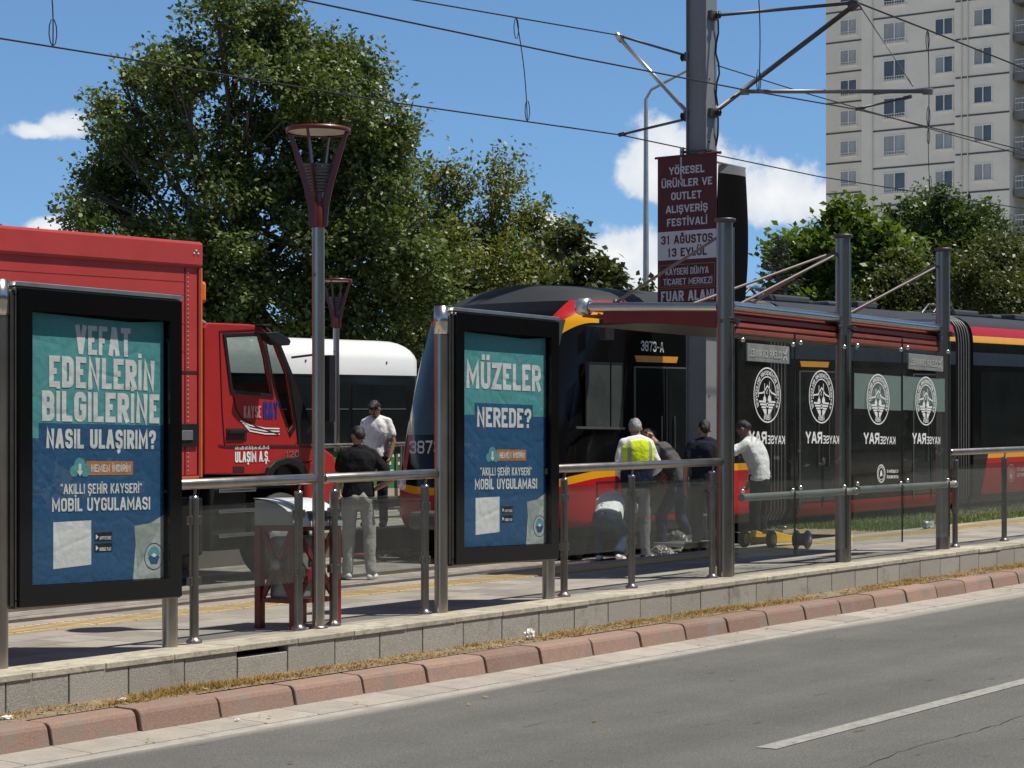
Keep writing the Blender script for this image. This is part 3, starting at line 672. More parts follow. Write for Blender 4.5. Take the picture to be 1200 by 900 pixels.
def tree(name, label, cat, base, blobs, ntw, lpt, ls, seed, kind, trunk_r=.16, group=None, fork=.35, **kw):
    """base: foot of the trunk in the world; blobs: (world centre, radius, weight)"""
    t = thing(name, label, cat, base, group); B = Vector(base)
    lb = [(Vector(c) - B, r, q) for c, r, q in blobs]
    top = max(c.z for c, r, q in lb); g = random.Random(seed)
    b = MB(); fk = Vector((g.uniform(-.1, .1), g.uniform(-.1, .1), top * fork))
    tops = max(lb, key=lambda q: q[0].z)[0]
    b.tube([(0, 0, -.2), (0, 0, .1), fk * .5, fk, fk.lerp(tops, .5), tops], [trunk_r * 1.5, trunk_r * 1.15, trunk_r, trunk_r * .85, trunk_r * .45, .02], barkm, n=10)
    for c, r, q in lb:
        st = fk.lerp(tops, g.uniform(0, .45)); mid = st.lerp(c, .5) + Vector((g.uniform(-.2, .2), g.uniform(-.2, .2), -.12 * (c - st).length + .2))
        b.tube([st, mid, c], [trunk_r * .34, trunk_r * .2, .012], barkm, n=7)
        for k in range(6):
            dd = Vector((g.gauss(0, 1), g.gauss(0, 1), g.gauss(.4, .8))).normalized() * r * .95
            b.tube([mid.lerp(c, g.uniform(.3, 1)), c + dd * .6, c + dd], [trunk_r * .12, trunk_r * .07, .005], barkm, n=5)
    b.build('trunk', t)
    link('crown', crown_mesh(lb, ntw, lpt, ls, seed, LF[kind], **kw), t); return t
def pxblobs(lst, Z, seed, depth=.7):
    g = random.Random(seed); res = []
    for q in lst:
        x, y, r = q[:3]; rm = r / FPX * Z; Zq = Z + g.uniform(-depth, depth) * 1.6
        res.append((atZ(x, y, Zq), rm * Zq / Z, q[3] if len(q) > 3 else 1.0))
    return res
def foot(px, Z, lvl=-.12):
    p = atZ(px, 545, Z); return (p.x, p.y, gz(p.x, lvl))
tree('plane_tree', 'large dense green plane tree behind the red truck', 'tree', foot(290, 46),
     pxblobs([(290, 130, 85), (215, 150, 70), (170, 220, 62), (260, 270, 95), (370, 190, 85), (415, 235, 62), (345, 100, 62), (275, 55, 44), (262, 25, 22), (205, 85, 36), (360, 60, 40), (395, 110, 38), (122, 235, 34), (128, 290, 44), (150, 110, 26), (425, 170, 36),
               (320, 320, 100), (425, 310, 75), (200, 330, 80), (462, 210, 26), (470, 270, 40), (100, 225, 18), (430, 370, 80), (330, 400, 90), (480, 340, 44), (405, 80, 34), (425, 130, 36), (440, 190, 40), (180, 130, 40), (470, 420, 55), (400, 430, 60), (310, 40, 26), (130, 155, 22), (235, 400, 70)], 46, 1, 1.3),
     8200, 19, .118, 21, 'plane', .26, upb=.55, tl=(.15, .6), broad=.6, shell=.45, per=17, clump=.40)
tree('olive_toned_tree', 'yellowing olive green tree beside the large plane tree', 'tree', foot(512, 50),
     pxblobs([(515, 240, 26), (505, 280, 38), (490, 330, 46), (525, 330, 48), (500, 385, 55), (545, 390, 50), (518, 222, 12), (465, 390, 45)], 50, 2), 1350, 16, .115, 31, 'olive', .13, upb=1.5, tl=(.3, .95), per=10, clump=.24)
tree('olive_toned_tree', 'yellowing tree with upright shoots rising above the tram nose', 'tree', foot(588, 51),
     pxblobs([(572, 235, 26), (578, 215, 14), (560, 275, 38), (598, 290, 36), (626, 290, 22), (575, 330, 52), (620, 340, 34), (545, 330, 40), (640, 345, 26), (590, 385, 60), (640, 385, 40)], 51, 3), 1600, 16, .115, 32, 'olive', .14, upb=1.5, tl=(.3, .95), per=10, clump=.24)
tree('sapling', 'thin young tree with a small leafy tuft above the tram roof', 'tree', foot(662, 44),
     pxblobs([(660, 282, 13), (655, 275, 8), (670, 292, 9)], 44, 4, .1), 50, 12, .15, 33, 'dull', .035, fork=.8, upb=.3, tl=(.08, .22), broad=.75, per=6, clump=.10)
tree('broadleaf_shrub_tree', 'low broad leaved tree behind the front of the tram roof', 'tree', foot(690, 43),
     pxblobs([(690, 334, 18), (706, 322, 11), (672, 342, 16), (720, 328, 7), (658, 348, 14), (700, 352, 18)], 43, 5, .3), 230, 12, .15, 34, 'dull', .08, upb=.3, tl=(.1, .25), broad=.8, per=8, clump=.12)
tree('broadleaf_shrub_tree', 'low sparse bush showing under the tie rod left of the banner', 'tree', foot(748, 44),
     pxblobs([(738, 348, 8), (756, 350, 7), (748, 356, 10)], 44, 6, .2), 60, 10, .13, 35, 'dull', .05, upb=.3, tl=(.1, .25), broad=.8, per=6, clump=.12)
tree('catalpa_tree', 'bright green large leaved tree in front of the apartment tower', 'tree', foot(985, 58),
     pxblobs([(975, 285, 28), (1000, 280, 26), (950, 300, 26), (1015, 300, 32), (930, 320, 26), (985, 325, 46), (1030, 330, 38), (1040, 300, 22), (960, 350, 45), (1010, 365, 50)], 58, 7), 1250, 14, .19, 36, 'bright', .16, upb=.2, tl=(.2, .5), broad=.75, per=18, clump=.36, shell=.6)
tree('dark_crowned_tree', 'dark green tree with two rounded tops before the apartment block', 'tree', foot(1085, 62),
     pxblobs([(1068, 262, 22), (1095, 258, 26), (1112, 268, 24), (1138, 270, 24), (1095, 246, 18), (1137, 258, 16), (1085, 300, 46), (1130, 305, 40), (1060, 300, 30), (1110, 345, 50)], 62, 8), 1800, 15, .135, 37, 'dark', .15, upb=.8, tl=(.2, .6), per=16, clump=.34)
tree('dull_bushy_tree', 'dull olive bushy tree over the rear of the tram', 'tree', foot(1130, 55),
     pxblobs([(1130, 330, 44), (1165, 320, 34), (1090, 345, 40), (1060, 350, 36), (1150, 365, 50), (1040, 365, 30), (1180, 350, 40)], 55, 9), 1700, 15, .12, 38, 'dull', .12, upb=.5, tl=(.25, .6))
tree('dull_bushy_tree', 'dull green bush at the right edge of the photo behind the tram', 'tree', foot(1215, 57),
     pxblobs([(1200, 305, 36), (1235, 320, 46), (1190, 345, 40), (1290, 330, 50), (1260, 370, 50)], 57, 10), 1100, 15, .12, 39, 'dull', .12, upb=.5, tl=(.25, .6))
tree('shade_tree', 'deep green tree mostly hidden behind the truck box', 'tree', foot(20, 52),
     pxblobs([(30, 330, 40), (0, 360, 60), (70, 350, 45), (-60, 340, 60), (100, 380, 50)], 52, 12), 700, 14, .15, 41, 'dark', .14, upb=.5)
# conifer: a bare leader and tiers of drooping boughs
fb = Vector(foot(912, 56)); t = thing('young_fir', 'thin blue green conifer with a bare top spire', 'tree', fb)
H_ = atZ(912, 275, 56).z - fb.z; b = MB(); b.tube([(0, 0, -.1), (0, 0, H_ * .6), (0, 0, H_)], [.1, .05, .022], barkm, n=8)
g = random.Random(9); vs = []; fs = []
for k in range(230):
    z = H_ * (.22 + .77 * (k / 230) ** .9); ln = (H_ - z) * .42 * g.uniform(.75, 1.15) + (.22 if k % 3 == 0 else .08); a = g.uniform(0, 6.283)
    tip = Vector((math.cos(a) * ln, math.sin(a) * ln, z + ln * .12)); b.tube([(0, 0, z), tip * .5 + Vector((0, 0, z * .5 - ln * .06)), tip], [.016, .01, .004], barkm, n=5)
    for q in range(int(8 + ln * 60)):
        w = g.uniform(.12, 1); p = Vector((0, 0, z)).lerp(tip, w); dd = Vector((g.gauss(0, 1), g.gauss(0, 1), g.gauss(.1, .6))).normalized(); sd = dd.cross(Vector((g.gauss(0, 1), g.gauss(0, 1), 1))).normalized() * .012; i = len(vs)
        vs += [p - sd, p + sd, p + dd * g.uniform(.05, .12)]; fs.append((i, i + 1, i + 2))
b.build('trunk', t); me = bpy.data.meshes.new('crown'); me.from_pydata(vs, [], fs); me.materials.append(LF['fir']); link('crown', me, t)
# bare twigs sticking out by the sapling
# dark hedge added to close the horizon and darken the gaps under the crowns
hb = [(Vector((x, 33 + 1.2 * math.sin(x * 1.7), gz(x, .75 + .35 * math.sin(x * .9)))), 1.25, 1) for x in np.arange(8, 95, 1.5)]
me = crown_mesh(hb, 5200, 11, .13, 77, LF['dark'], upb=.3, tl=(.2, .45)); tag(link('hedge', me), 'long dark hedge added along the far pavement to fill gaps under the trees', 'hedge')

# unseen trees added behind the photographer to darken reflections in glass and tram
tb_ = [(Vector((x, -21 + 2.0 * math.sin(x * .8), gz(x, 3.0 + 4.2 * q + 1.2 * math.sin(x * .37)))), 3.0, 1) for x in np.arange(-60, 170, 3.2) for q in (0, 1)]
tag(link('unseen_treeline', crown_mesh(tb_, 26000, 6, .75, 78, LF['dark'], tl=(.5, 1.2), shell=.3, per=8, clump=2.2)), kind='stuff')
tb_ = [(Vector((x, 34 + 2.0 * math.sin(x * .8), gz(x, 2.6 + 3.6 * q + 1.2 * math.sin(x * .37)))), 2.8, 1) for x in np.arange(-120, 6, 3.2) for q in (0, 1)]  # more unseen trees, added to darken the sky reflection on the tram nose
tag(link('unseen_park_treeline', crown_mesh(tb_, 6000, 8, .6, 79, LF['dark'], tl=(.5, 1.2), shell=.3, per=8, clump=1.6)), kind='stuff')
# ================================================================== TRAM STOP FURNITURE
TR = 10.34                                    # line of the posts along the platform edge
# ------------------------------------------------------------------ advertising panels
def paper(name, col, rough=.55):
    m, t, b = newmat(name); l = t.links.new
    tc = t.nodes.new('ShaderNodeTexCoord'); mp = t.nodes.new('ShaderNodeMapping'); oi = t.nodes.new('ShaderNodeObjectInfo'); l(tc.outputs['Object'], mp.inputs[0]); cx_ = t.nodes.new('ShaderNodeCombineXYZ'); l(mth(t, 'MULTIPLY', oi.outputs['Random'], 9.0), cx_.inputs[0]); l(mth(t, 'MULTIPLY', oi.outputs['Random'], 5.0), cx_.inputs[2]); l(cx_.outputs[0], mp.inputs['Location'])
    n1 = t.nodes.new('ShaderNodeTexNoise'); n1.inputs['Scale'].default_value = 3.2; n1.inputs['Detail'].default_value = 3; n1.inputs['Distortion'].default_value = .4; l(mp.outputs[0], n1.inputs[0])
    v1 = t.nodes.new('ShaderNodeTexVoronoi'); v1.feature = 'DISTANCE_TO_EDGE'; v1.inputs['Scale'].default_value = 4.5; l(tc.outputs['Object'], v1.inputs[0])
    n2 = t.nodes.new('ShaderNodeTexNoise'); n2.inputs['Scale'].default_value = 22; n2.inputs['Detail'].default_value = 5; l(mp.outputs[0], n2.inputs[0])
    h = mth(t, 'ADD', mth(t, 'MULTIPLY', n1.outputs[0], .9), mth(t, 'MULTIPLY', n2.outputs[0], .22)); h = mth(t, 'ADD', h, mth(t, 'MULTIPLY', mth(t, 'MINIMUM', v1.outputs[0], .12), .9))
    bp = t.nodes.new('ShaderNodeBump'); bp.inputs['Strength'].default_value = .5; bp.inputs['Distance'].default_value = .035; l(h, bp.inputs['Height']); l(bp.outputs[0], b.inputs['Normal'])
    vm = t.nodes.new('ShaderNodeVectorMath'); vm.operation = 'SCALE'; vm.inputs[0].default_value = col; l(mth(t, 'MULTIPLY_ADD', n2.outputs[0], .3, .85), vm.inputs['Scale']); l(vm.outputs[0], b.inputs['Base Color'])
    b.inputs['Roughness'].default_value = rough; b.inputs['Specular IOR Level'].default_value = .35
    return m
p_teal = paper('poster_teal', (0.105, 0.36, 0.37)); p_navy = paper('poster_navy', (0.030, 0.105, 0.225)); p_white = paper('poster_white', (0.76, 0.77, 0.76)); p_or = paper('poster_orange', (0.52, 0.22, 0.08))
p_grey = paper('poster_pale_grey', (0.47, 0.52, 0.50)); p_blk = paper('poster_black', (0.012, 0.014, 0.02)); p_sh = paper('poster_fold_grey', (0.33, 0.38, 0.36))
adglass = glassmat('poster_glass', (0.92, 0.93, 0.93), 0.35)
def emblem(b, O, U, V, cx, cy, r, m, mirror=False, m2=None, ringtext=True):
    """municipal crest: two rings with lettering, mountain, domes and fan of bars, year below"""
    sx = -1 if mirror else 1; X = lambda x: cx + sx * x * r; Y = lambda y: cy + y * r
    ring(b, O, U, V, cx, cy, r * .95, r, m); ring(b, O, U, V, cx, cy, r * .64, r * .68, m, a0=R(-8), a1=R(188))
    if ringtext:
        arctext(b, 'KAYSERİ BÜYÜKŞEHİR BELEDİYESİ', O, U, V, cx, cy, r * .73, r * .15, R(212), R(-32), m, mirror)
        arctext(b, '1869', O, U, V, cx, cy, r * .90, r * .2, R(252), R(288), m, mirror, inward=True)
    q = .035 * r
    line(b, O, U, V, [(X(-.62), Y(.02)), (X(-.3), Y(.1)), (X(-.02), Y(.34)), (X(.12), Y(.22)), (X(.3), Y(.08)), (X(.62), Y(.05))], q * 1.6, m)
    line(b, O, U, V, [(X(-.02), Y(.2)), (X(.06), Y(.1)), (X(.0), Y(.04))], q, m)
    for x, h in ((-.16, .5), (.2, .42)): line(b, O, U, V, [(X(x), Y(-.1)), (X(x), Y(h))], q, m)
    for x, w in ((-.16, .13), (.2, .11)): flat(b, O, U, V, [(X(x + w * math.cos(R(a))), Y(-.22 + w * 1.7 * math.sin(R(a)))) for a in range(0, 181, 20)], m, .0026)
    for k, (y, w) in enumerate(((-.24, .6), (-.34, .52), (-.44, .42))):
        for s in (-1, 1): line(b, O, U, V, [(X(s * .1), Y(y)), (X(s * w), Y(y))], q * 1.9, m)
    for s in (-1, 1): flat(b, O, U, V, [(X(s * .06), Y(-.5)), (X(s * .36), Y(-.5)), (X(s * .22), Y(-.66)), (X(s * .06), Y(-.7))], m)
    ring(b, O, U, V, cx, Y(-.36), r * .05, r * .09, m, .003, 16)
def ad_panel(sx, label, lines, teal_to, boxtop, boxx):
    root = thing('advertising_panel', label, 'advertising panel', (sx, TR - .07, gz(sx)), 'advertising panels at the platform edge')
    Wd, z0, z1 = 1.43, .36, 2.325
    b = MB(); f = .05
    b.box(0, Wd, -.0, .13, z0, z0 + f, steel_d); b.box(0, Wd, -.0, .13, z1 - f, z1, steel_d); b.box(0, f, 0, .13, z0 + f + .001, z1 - f - .001, steel_d); b.box(Wd - f, Wd, 0, .13, z0 + f + .001, z1 - f - .001, steel_d)
    b.box(f + .001, Wd - f - .001, .09, .12, z0 + f + .001, z1 - f - .001, black)
    b.build('frame', root, shear=0, bevel=.006)
    b = MB(); b.box(-.012, Wd + .012, -.012, .145, z1 + .002, z1 + .03, alu); b.build('top_trim', root, bevel=.004)
    b = MB()                                    # black printed border of the front pane
    px0, px1, pz0, pz1 = .115, Wd - .125, z0 + .135, z1 - .145
    for q in ((.012, Wd - .012, z0 + .012, pz0), (.012, Wd - .012, pz1, z1 - .012), (.012, px0, pz0, pz1), (px1, Wd - .012, pz0, pz1)):
        b.box(q[0], q[1], -.022, -.003, q[2], q[3], blackg)
    b.build('black_border', root)
    b = MB(); b.box(px0 + .001, px1 - .001, -.018, -.014, pz0 + .001, pz1 - .001, adglass); b.build('glass_pane', root)
    b = MB()
    for x in (-.075, 1.405):
        b2 = MB(); yy = .06 if x < 0 else .075
        b2.tube([(x, yy, -.02), (x, yy, z1 + .01 if x < 0 else z0 + .02)], .052, steel, n=20)
        if x < 0: b2.lathe([(0, z1 + .035), (.056, z1 + .035), (.058, z1 - .18), (.053, z1 - .18)], chrome, (x, yy, 0), 20)
        b2.build('post', root)
    b = MB(); b.box(-.03, -.002, .01, .12, z0 + .02, z1 - .02, steel_d); b.build('side_profile', root, bevel=.004)
    # poster, slightly sagging off its top edge, lettering printed on it
    pw, ph = px1 - px0 - .004, pz1 - pz0 - .006
    b = MB(); O = (px0 + .002, .035, pz0 + .003); U, V = (1, 0, 0), (0, 0, 1)
    def Y(v): return ph * (1 - v)
    flat(b, O, U, V, [(0, 0), (pw, 0), (pw, Y(teal_to)), (0, Y(teal_to))], p_navy, 0)
    flat(b, O, U, V, [(0, Y(teal_to) + .0005), (pw, Y(teal_to) + .0005), (pw, Y(.0)), (pw * .75, Y(.012)), (pw * .4, Y(.006)), (0, Y(.0))], p_teal, 0)
    flat(b, O, U, V, [(pw * boxx[0], Y(teal_to) + .001), (pw * boxx[1], Y(teal_to) + .001), (pw * boxx[1], Y(boxtop)), (pw * boxx[0], Y(boxtop))], p_navy, .0008)
    for (tx, xa, xb, ya, yb) in lines: text(b, tx, O, U, V, pw * xa, pw * xb, Y(yb), Y(ya), p_white, sw=.205, off=.002)
    # download button with cloud
    flat(b, O, U, V, [(pw * .42, Y(.598)), (pw * .765, Y(.598)), (pw * .765, Y(.545)), (pw * .42, Y(.545))], p_or, .0012)
    text(b, 'HEMEN İNDİRİN', O, U, V, pw * .455, pw * .745, Y(.586), Y(.558), p_white, sw=.18, off=.002)
    for (cx, cy, r) in ((.33, .583, .036), (.372, .562, .05), (.41, .580, .042)):
        flat(b, O, U, V, [(pw * cx + r * math.cos(a * math.pi / 12), Y(cy) + r * math.sin(a * math.pi / 12)) for a in range(24)], p_teal, .0014 + r * .02)
    flat(b, O, U, V, [(pw * .372, Y(.602)), (pw * .395, Y(.582)), (pw * .382, Y(.582)), (pw * .382, Y(.555)), (pw * .362, Y(.555)), (pw * .362, Y(.582)), (pw * .349, Y(.582))], p_white, .0036)
    text(b, '“AKILLI ŞEHİR KAYSERİ”', O, U, V, pw * .235, pw * .83, Y(.668), Y(.63), p_white, sw=.16)
    text(b, 'MOBİL UYGULAMASI', O, U, V, pw * .175, pw * .895, Y(.733), Y(.683), p_white, sw=.185)
    flat(b, O, U, V, [(pw * .185, Y(.945)), (pw * .455, Y(.935)), (pw * .455, Y(.768)), (pw * .185, Y(.772))], p_white, .0012)
    for (v0, v1, tx) in ((.815, .848, 'APPSTORE'), (.857, .89, 'GOOGLE PLAY')):
        flat(b, O, U, V, [(pw * .48, Y(v1)), (pw * .61, Y(v1)), (pw * .61, Y(v0)), (pw * .48, Y(v0))], p_blk, .0012)
        text(b, tx, O, U, V, pw * .515, pw * .602, Y(v1 - .005), Y(v1 - .018), p_white, sw=.14)
        flat(b, O, U, V, [(pw * .488, Y(v1 - .006)), (pw * .508, Y((v0 + v1) / 2)), (pw * .488, Y(v0 + .006))], p_white, .0022)
    flat(b, O, U, V, [(pw * .765, 0), (pw, 0), (pw, Y(.755)), (pw * .9, Y(.785)), (pw * .775, Y(.795)), (pw * .785, Y(.87))], p_grey, .0012)
    flat(b, O, U, V, [(pw * .80, Y(.965)), (pw * .985, Y(.785)), (pw * .9, Y(.785)), (pw * .775, Y(.795)), (pw * .785, Y(.87))], p_sh, .0016)
    cx, cy, r = pw * .925, Y(.915), pw * .075
    ring(b, O, U, V, cx, cy, r * .93, r, p_navy, .0022); flat(b, O, U, V, [(cx + r * .62 * math.cos(R(a)), cy + r * .1 + r * .62 * math.sin(R(a))) for a in range(0, 181, 15)], p_teal, .0024)
    flat(b, O, U, V, [(cx - r * .6, cy - r * .05), (cx, cy + r * .3), (cx + r * .6, cy - r * .05), (cx + r * .3, cy - r * .55), (cx - r * .3, cy - r * .55)], p_navy, .0028)
    flat(b, O, U, V, [(cx - r * .3, cy + r * .1), (cx, cy + r * .26), (cx + r * .3, cy + r * .1), (cx + r * .1, cy - r * .05), (cx - r * .12, cy - r * .02)], p_white, .0032)
    po = b.build('poster', root)
    return root
ad_panel(9.235, 'black advertising panel whose teal and blue poster begins VEFAT EDENLERİN', [('VEFAT', .34, .745, .035, .145), ('EDENLERİN', .155, .93, .155, .272), ('BİLGİLERİNE', .105, .965, .285, .398), ('NASIL ULAŞIRIM?', .135, .94, .425, .498)], .462, .405, (.085, 1.0))
ad_panel(13.655, 'black advertising panel with the MÜZELER NEREDE? poster between two handrails', [('MÜZELER', .08, .94, .135, .262), ('NEREDE?', .2, .825, .347, .44)], .385, .328, (.175, .845))

# ------------------------------------------------------------------ handrails
def handrail(x0, x1, posts, label, panes, cut=None):
    z = gz(x0); root = thing('handrail', label, 'handrail', (x0, TR, z), 'steel handrails along the platform edge'); Z = lambda x, h: h + G * (x - x0)
    b = MB(); rl = .036
    segs = [(x0, x1)] if not cut else [(x0, cut - .052), (cut + .052, x1)]
    for a, c in segs:
        a -= x0; c -= x0
        b.tube([(a, 0, 1.075 + G * a), (a + .012, 0, 1.075 + G * a), (c - .012, 0, 1.075 + G * c), (c, 0, 1.075 + G * c)], [rl * .8, rl, rl, rl * .8], steel, n=18)
    b.build('rail', root)
    for x in posts:
        q = x - x0; b = MB()
        b.tube([(q, .02, Z(x, .005)), (q, .02, Z(x, .985))], .031, steel_d, n=16); b.lathe([(.0, .995), (.03, .992), (.032, .975)], chrome, (q, .02, G * q), 16)
        b.tube([(q, .02, Z(x, .98)), (q, .005, Z(x, 1.05))], .009, steel_d, n=8); b.lathe([(.055, .0), (.055, .018), (.034, .032), (.031, .045)], steel, (q, .02, G * q + .006), 18)
        po = b.build('post', root)
        for h in (.42, .83):
            for s in (-1, 1): c = MB(); c.box(q + s * .04 - .014, q + s * .04 + .014, .0, .04, Z(x, h - .03), Z(x, h + .03), steel_d); c.build('glass_clamp', po, bevel=.006)
    for a, c in panes:
        a -= x0; c -= x0; b = MB(); zb, zt_ = .345, .925
        vs = [(a + .045, y, zb + G * a) for y in (.014, .024)] + [(c - .045, y, zb + G * c) for y in (.014, .024)] + [(c - .045, y, zt_ + G * c) for y in (.014, .024)] + [(a + .045, y, zt_ + G * a) for y in (.014, .024)]
        b.add(vs, [(0, 2, 4, 6), (1, 7, 5, 3), (0, 1, 3, 2), (4, 5, 7, 6), (2, 3, 5, 4), (0, 6, 7, 1)], glass); b.build('glass_pane', root)
    return root
handrail(5.2, 9.10, [5.4, 6.6, 7.8, 8.98], 'steel handrail leading to the outer post of the VEFAT advertising panel', [(5.4, 6.6), (6.6, 7.8), (7.8, 8.98)])
handrail(10.64, 13.52, [10.885, 11.95, 12.335, 13.415], 'steel handrail between the two advertising panels, crossed by the lamp post', [(10.885, 11.95), (12.335, 13.415)], cut=12.155)
handrail(15.03, 17.88, [15.31, 16.36, 17.75], 'steel handrail between the MÜZELER panel and the tram shelter', [(15.31, 16.36), (16.36, 17.75)])
handrail(22.95, 31.5, [23.12, 24.5, 25.9, 27.3, 28.7, 30.1, 31.4], 'steel handrail on the far right side of the tram shelter', [(23.12, 24.5), (24.5, 25.9), (25.9, 27.3), (27.3, 28.7), (28.7, 30.1), (30.1, 31.4)])

# ------------------------------------------------------------------ lamps
lampdisc = mat('lamp_reflector', (0.55, 0.52, 0.45), .5, 0, .1, 6); lampred = mat('lamp_maroon', (0.105, 0.011, 0.011), .4, 0, .12, 5, coat=.15); lampcone = mat('lamp_louvre', (0.13, 0.125, 0.115), .5, 0.3, .1, 8)
def lamp():
    root = thing('street_lamp', 'near', 'street lamp', (0, 0, 0), 'red crowned street lamps')
    b = MB(); b.tube([(0, 0, 0), (0, 0, 2.87)], .045, steel, n=20); b.lathe([(.07, 0), (.07, .012), (.05, .02)], steel_d, (0, 0, .004), 20); b.box(-.05, .05, -.012, .012, 2.52, 2.545, steel_d); b.build('pole', root)
    b = MB(); b.tube([(0, 0, 2.872), (0, 0, 3.0), (0, 0, 3.06)], [.04, .043, .03], lampred, n=18)
    b.build('neck', root)
    for k in range(4):
        a = R(20 + 90 * k); c, s = math.cos(a), math.sin(a); b = MB()
        pts = [(.042, 2.88), (.05, 3.02), (.085, 3.18), (.135, 3.32), (.195, 3.5), (.218, 3.555)]; wd = [.026, .03, .03, .024, .018, .014]
        for i in range(5):
            (r0, z0), (r1, z1) = pts[i], pts[i + 1]; w0, w1 = wd[i], wd[i + 1]; th = .006
            vs = []
            for r_, z_, w_ in ((r0, z0, w0), (r1, z1, w1)):
                for du in (-w_, w_):
                    for dv in (-th, th): vs.append(((r_ + du) * c - dv * s, (r_ + du) * s + dv * c, z_))
            b.add(vs, [(0, 1, 3, 2), (4, 6, 7, 5), (0, 4, 5, 1), (2, 3, 7, 6), (0, 2, 6, 4), (1, 5, 7, 3)], lampred)
        b.build('crown_arm', root)
    b = MB(); b.lathe([(0, 3.56), (.22, 3.56), (.225, 3.572), (.0, 3.578)], lampdisc, n=36); b.lathe([(.224, 3.55), (.232, 3.55), (.232, 3.582), (.224, 3.582), (.224, 3.55)], lampred, n=36); b.build('reflector_disc', root)
    b = MB()
    for k in range(9): z = 3.13 + k * .022; r = .052 + k * .0065; b.lathe([(r - .01, z), (r, z), (r + .006, z + .016), (r - .006, z + .017)], lampcone, n=24)
    b.tube([(0, 0, 3.05), (0, 0, 3.13)], .03, lampcone); b.build('louvre', root)
    return root
la = lamp(); sx = S(373, TR); la.location = (sx, TR, gz(sx)); la['label'] = 'tall street lamp with four red arms rising through the handrail'
lb_ = copy_tree(la); sx = S(394, 20.7); lb_.location = (sx, 20.7, gz(sx, .0)); lb_['label'] = 'red crowned street lamp farther off in front of the white bus'

# ------------------------------------------------------------------ litter bin
binm = mat('bin_metal', (0.34, 0.34, 0.33), .5, .6, .2, 5); domew = mat('bin_dome', (0.74, 0.75, 0.77), .3, 0, .06, 4, coat=.4); domed = mat('bin_dome_stripe', (0.05, 0.055, 0.075), .3)
bp_ = onlvl(345, 738, 0); sx = bp_.x
rt = thing('litter_bin', 'litter bin with maroon crossed frame and white arched hood', 'litter bin', (sx, bp_.y, gz(sx)))
w, d, h = .46, .33, .74
for x in (0, w):
    for y in (0, d):
        b = MB(); b.box(x - .028, x + .028, y - .028, y + .028, 0, h, dkred); b.build('leg', rt, bevel=.004)
for nm, fa, fb_ in (('side_frame', (0, 0, 0), (w, 0, 0)), ('side_frame', (0, d, 0), (w, d, 0)), ('side_frame', (0, 0, 0), (0, d, 0)), ('side_frame', (w, 0, 0), (w, d, 0))):
    A, B_ = Vector(fa), Vector(fb_); dr = (B_ - A).normalized() * .022; up = Vector((0, 0, 1)); b = MB()
    b.bar(A + dr + up * (h - .02), B_ - dr + up * (h - .02), .03, .035, dkred); b.bar(A + dr + up * .2, B_ - dr + up * .2, .03, .03, dkred)
    b.bar(A + dr + up * .21, B_ - dr + up * (h - .03), .016, .04, dkred); b.bar(A + dr + up * (h - .03), B_ - dr + up * .21, .02, .04, dkred)
    mid = (A + B_) / 2 + up * (.2 + h) * .49; nrm_ = (B_ - A).cross(up).normalized()
    ax = 'y' if abs(nrm_.y) > .5 else 'x'; b.lathe([(0, -.018), (.04, -.016), (.04, .016), (0, .018)], binm, tuple(mid), 18, axis=ax); b.build(nm, rt)
b = MB(); b.box(.045, w - .045, .045, d - .045, .2, .66, binm); b.build('bin_liner', rt, bevel=.03)
b = MB(); n = 12                                # quarter-round hood, high at the back
hq = lambda k, e=0.0: (-.03 + (d + .06) * (1 - math.cos(math.pi / 2 * k / n)), h + .006 + (.19 - e) * math.sin(math.pi / 2 * k / n))
for k in range(n):
    (ya, za), (yb, zb) = hq(k), hq(k + 1)
    for x0, x1, mm in ((-.04, .05, domew), (.05, .13, domed if k > 2 else domew), (.13, w + .04, domew if k not in (1, 2, 3) else domed)):
        b.quad((x0, ya, za), (x1, ya, za), (x1, yb, zb), (x0, yb, zb), mm); b.quad((x0, ya, za - .012), (x1, ya, za - .012), (x1, yb, zb - .012), (x0, yb, zb - .012), mm)
b.build('hood', rt)
for x in (-.02, w + .01):
    b = MB(); b.plate([hq(k, .015) for k in range(n + 1)] + [(d + .03, h)], [], 0, .01, binm); b.v = [(x + v[1], v[0], v[2]) for v in b.v]; b.build('hood_end', rt)

